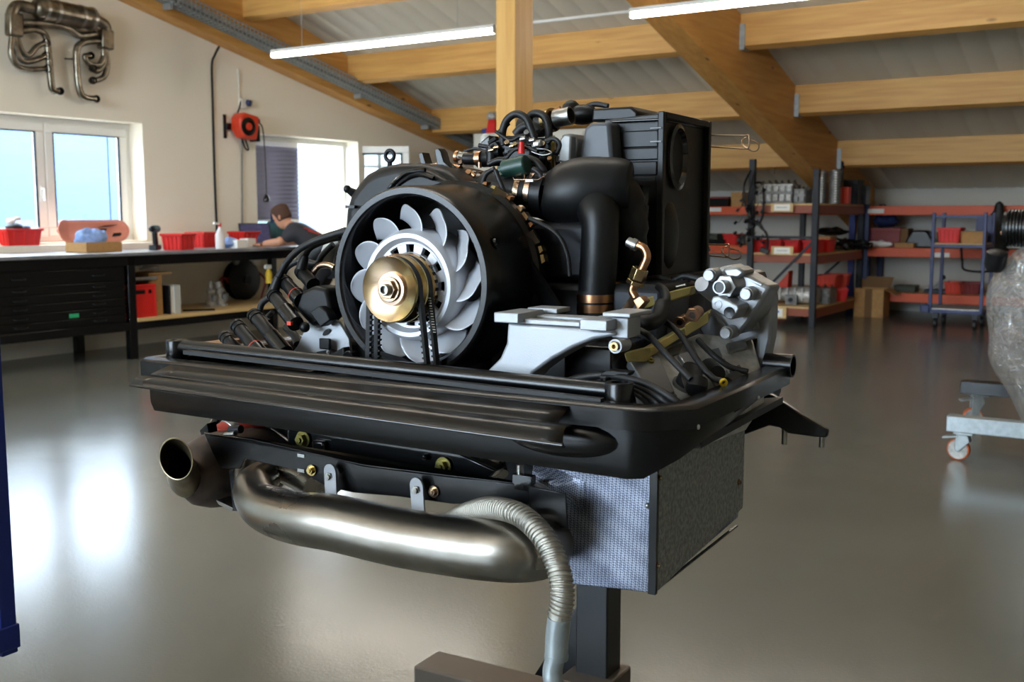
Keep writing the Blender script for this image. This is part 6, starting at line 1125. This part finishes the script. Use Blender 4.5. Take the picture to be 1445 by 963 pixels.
P('lead_clip', MB().bb(e(850, 546, y=1.17), e(870, 530, y=1.2)), M['blackmatte'], bevel=.002); P('clip_top', MB().prism(poly([(846, 530), (856, 523), (888, 526), (884, 532)], 1.18), (0, .02, 0)), M['blackmatte'], bevel=.001)
rail = P('fuel_rail', MB().prism([e(893, 505, y=1.3), e(1000, 443, y=1.46), e(1000, 453, y=1.46), e(905, 512, y=1.3)], (-.01, .04, .004)), M['satingold'], bevel=.001)
P('rail_face', MB().prism([e(965, 460, y=1.37), e(1000, 440, y=1.4), e(1000, 455, y=1.4), e(968, 475, y=1.37)], (-.004, .012, 0)), M['satingold'], rail, bevel=.001)
P('upper_rail', MB().prism([e(896, 424, y=1.38), e(975, 404, y=1.44), e(975, 416, y=1.44), e(898, 440, y=1.38)], (0, .02, .0)), M['satingold'], bevel=.002); P('upper_rail', MB().prism([e(890, 440, y=1.36), e(985, 412, y=1.52), e(985, 440, y=1.52), e(895, 470, y=1.36)], (0, .03, 0)), M['darkmetal'], bevel=.003)
P('lower_rail', MB().prism([e(880, 498, y=1.27), e(905, 492, y=1.3), e(910, 512, y=1.3), e(884, 512, y=1.27)], (0, .03, 0)), M['satingold'], bevel=.002)
P('intake_runner', MB().bb(e(905, 470, y=1.46), e(965, 438, y=1.5)), M['blackmatte'], bevel=.012, seg=3); tub('black_cap', [(908, 452, 1.3), (915, 456, 1.29), (930, 448, 1.31), (935, 430, 1.33)], 1.3, .011, M['rubber']); tub('wire_loom', [(930, 405, 1.38), (938, 412, 1.36), (940, 425, 1.34), (932, 438, 1.33)], 1.36, .006, M['rubber'])
for pts in ([(905, 398), (930, 392), (950, 400), (965, 396)], [(950, 396), (965, 390), (985, 394), (1000, 402)], [(925, 410), (950, 404), (975, 400)]): tub('wire_loom', pts, 1.52, .005, M['rubber'])
P('bright_wire', MB().tube([e(945, 408, y=1.45), e(968, 402, y=1.45)], .0022, 8), M['zinc'])
for (u, v, r) in ((967, 450, .0085), (985, 440, .0105)):
    q = e(u, v, y=1.36); n_ = P('banjo_fitting', MB().tube([q, q+V((.0, -.016, -.002))], r*.8, 16), M['copper']); P('fitting_hex', MB().hexa(q+V((0, -.014, -.002)), V((0, -1, -.2)), r, .007), M['copper'], n_, bevel=.0006); P('fitting_bore', MB().lathe(q+V((0, -.0217, -.0035)), V((0, -1, -.2)), [(0, 0), (r*.5, 0)], 12), M['black'] if u < 970 else M['gold'], n_)
# coolant / AC pipe
ac = P('refrigerant_pipe', MB().tube(spline([e(896, 345, y=1.33), e(908, 350, y=1.33), e(913, 362, y=1.33), e(908, 376, y=1.33), e(902, 388, y=1.33)], 6), .0056, 16).tube(spline([e(896, 400, y=1.33), e(892, 410, y=1.33), e(897, 420, y=1.33)], 6), .0056, 16), M['copper'])
P('pipe_end', MB().tube([e(886, 341, y=1.33), e(892, 344, y=1.33), e(892.5, 344, y=1.33), e(899, 347, y=1.33)], [.0068, .0068, .0082, .0078], 18), M['zinc'], ac); P('pipe_bore', MB().lathe(e(886, 341, y=1.33), e(886, 341, y=1.33)-e(892, 344, y=1.33), [(0, .0003), (.005, .0003)], 14), M['black'], ac)
a, c = e(904, 379, y=1.33), e(897, 398, y=1.33); d = (c-a).normalized(); P('union_nut', MB().hexa(a, d, .0118, .016).hexa(a+d*.018, d, .0125, .006), M['gold'], ac, bevel=.0006)
P('square_block', MB().prism(poly([(893, 424), (903, 418), (910, 426), (900, 438)], 1.325), (0, .02, 0)), M['copper'], ac, bevel=.001); P('silver_strap', MB().beam(e(893, 424, y=1.34), e(881, 441, y=1.3), .003, .012, (0, 1, 0)), M['zinc'], ac)
# ---- power steering pump and its bracket
al = M['alu']
pb2 = P('pump_bracket', MB().prism(poly([(985, 465), (1000, 440), (1045, 400), (1088, 400), (1089, 440), (1087, 478), (1081, 505), (1062, 545), (1052, 548), (1050, 530), (1062, 515), (1068, 498), (1068, 476), (1030, 490), (1010, 496)], 1.50), (0, .035, 0)), mat('dark_cast_aluminium', '#94969a', .5, .75, bump=.15, bscale=250), bevel=.004)
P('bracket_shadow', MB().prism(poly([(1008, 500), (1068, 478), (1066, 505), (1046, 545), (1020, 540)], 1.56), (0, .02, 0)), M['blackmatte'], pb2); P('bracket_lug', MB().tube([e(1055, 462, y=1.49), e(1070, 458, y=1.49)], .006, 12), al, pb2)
pmp = P('steering_pump', MB().prism(poly([(1000, 392), (1010, 378), (1030, 374), (1048, 384), (1076, 400), (1088, 405), (1080, 420), (1064, 446), (1044, 474), (1030, 470), (1008, 440), (998, 415)], 1.44), (.0, .055, .0)), al, bevel=.006, seg=3)
P('pump_top', MB().prism(poly([(1018, 380), (1040, 376), (1052, 384), (1042, 394), (1024, 392)], 1.425), (0, .05, 0)), al, pmp, bevel=.004); P('top_rib', MB().beam(e(1044, 385, y=1.46), e(1082, 402, y=1.46), .04, .006), al, pmp, bevel=.002)
for u, v in ((1013, 387), (1064, 413), (1036, 467)): P('pump_bolt', MB().tube([e(u, v, y=1.45), e(u, v, y=1.45)-YH*.034], .0098, 20).tube([e(u, v, y=1.45)-YH*.034, e(u, v, y=1.45)-YH*.04], [.0085, .0078], 20), al, pmp, bevel=.0008)
q = e(1028, 404, y=1.43); d = V((-.12, -1, -.0)).normalized(); P('outlet_nipple', MB().tube([q+V((.012, .03, .004)), q, q+d*.01], [.017, .016, .0135], 24).pipe([q+d*.006, q+d*.03], [.0098, .0095], .002, 22), al, pmp); P('outlet_hex', MB().hexa(q+d*.004, d, .0165, .008), M['zinc'], pmp, bevel=.0008); P('outlet_bore', MB().lathe(q+d*.028, d, [(0, 0), (.0077, 0)], 18), M['black'], pmp)
P('valve_block', MB().prism(poly([(1003, 424), (1006, 419), (1014, 418), (1041, 431), (1043, 436), (1034, 451), (1030, 452), (1004, 436)], 1.395), (0, .05, 0)), al, pmp, bevel=.003, seg=3); q = e(1029, 441, y=1.394); P('port', MB().lathe(q, -YH, [(.0062, .0004), (.0075, .0006), (.0075, 0)], 18).lathe(q, -YH, [(0, .0002), (.0064, .0006)], 18), M['black'], pmp); P('block_plug', MB().lathe(e(1013, 430, y=1.395), -YH, [(.006, 0), (.006, .0012), (.004, .0012), (.004, .0004), (0, .0004)], 18), al, pmp)
P('side_barrel', MB().tube([e(990, 401, y=1.41), e(995, 404, y=1.42), e(1012, 418, y=1.44)], [.0105, .0125, .0125], 20), al, pmp); P('pump_body', MB().lathe(e(1048, 425, y=1.47), YH, [(0, -.01), (.03, -.01), (.034, 0), (.034, .06), (0, .07)], 28), al, pmp)
# right lower tub filler behind the rail
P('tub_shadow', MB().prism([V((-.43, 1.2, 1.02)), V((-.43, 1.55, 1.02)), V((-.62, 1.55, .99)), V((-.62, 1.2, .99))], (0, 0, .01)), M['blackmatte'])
# ================================================================ ENGINE STAND OF THE MAIN ENGINE
def es(u, v, y): return at(u, v, y=y, yaw=EY)
PY = 2.22; a = es(812, 900, PY); c = es(857, 900, PY)
stn = empty('engine_stand', tuple(EM @ V(((a.x+c.x)/2, PY+.04, 0))), YAW-EY, 'dark steel engine stand carrying the black engine in front', 'engine stand'); S0 = V(((a.x+c.x)/2, PY+.04, 0))
def Q(name, m, mm, parent=None, **k): m.v = [p-S0 for p in m.v]; return obj(name, m, mm, parent or stn, **k)
dk = mat('charcoal_steel', '#1d1e20', .4, .2); br2 = mat('brown_grey_steel', '#5b5147', .4, .4)
Q('mast', MB().bb((a.x, PY, .12), (c.x, PY+.08, 1.0)), dk, bevel=.004)
g0 = es(806, 870, PY+.03); g1 = es(748, 963, PY+.03); s_ = (g1-g0); zb = .12; bot = g0+s_*((g0.z-zb)/(g0.z-g1.z)); top = g0-s_*((1.0-g0.z)/(g0.z-g1.z))*.5
Q('mast_gusset', MB().prism([V((a.x, PY+.03, g0.z+.05)), bot, V((a.x, PY+.03, zb))], (0, .02, 0)), dk, bevel=.002)
f0 = es(583, 940, 2.05); zt3 = f0.z
Q('front_beam', MB().bb((f0.x, 2.05, zt3-.1), (f0.x+1.0, 2.16, zt3)), br2, bevel=.006); Q('base_beam', MB().bb((a.x-.02, 1.1, zt3-.1), (c.x+.02, 2.05, zt3)).bb((a.x-.02, 2.16, zt3-.1), (c.x+.02, 2.32, zt3)), br2, bevel=.005)
Q('head_arm', MB().bb((a.x+.005, 1.92, .93), (c.x-.005, PY, 1.0)), dk, bevel=.003); Q('head_flange', MB().cyl(V((a.x+.04, 1.9, .965)), V((a.x+.04, 1.93, .965)), .1, 28), dk, bevel=.002)
for x, y in ((f0.x+.06, 2.1), (f0.x+.94, 2.1), ((a.x+c.x)/2, 1.16)):
    f_ = Q('castor_fork', MB().bb((x-.03, y-.03, max(.04, zt3-.14)), (x+.03, y+.03, zt3-.1)), M['galv']); t2 = MB().lathe((x-.015, y, .03), (1, 0, 0), [(0, 0), (.03, 0), (.03, .03), (0, .03)], 18); t2.v = [p-S0 for p in t2.v]; obj('wheel', t2, M['rubber'], f_)
# ================================================================ groups of repeats
def base(n): return n.rsplit('.', 1)[0] if n[-3:].isdigit() and '.' in n else n
GR = {'drawer_cabinet': 'drawer cabinets under the workbench', 'linear_lamp': 'linear lamps under the roof', 'carburettor': 'carburettors on the bench shelf', 'hose_bundle': 'hose tangles on the rack', 'storage_rack': 'racks at the back of the hall'}
for o in list(bpy.data.objects):
    if o.parent is None and 'label' in o.keys():
        k = base(o.name)
        if k in GR: o['group'] = GR[k]
        elif k == 'storage_bin':
            o['group'] = 'red bins on the workbench' if o.location.x < -7.5 else 'bins on the blue cart' if o.location.x > -2.9 and o.location.y < 13.5 else 'bins on the racks'
        elif k in ('carton', 'parts_carton', 'flat_carton'): o['group'] = 'cartons on bench and racks'
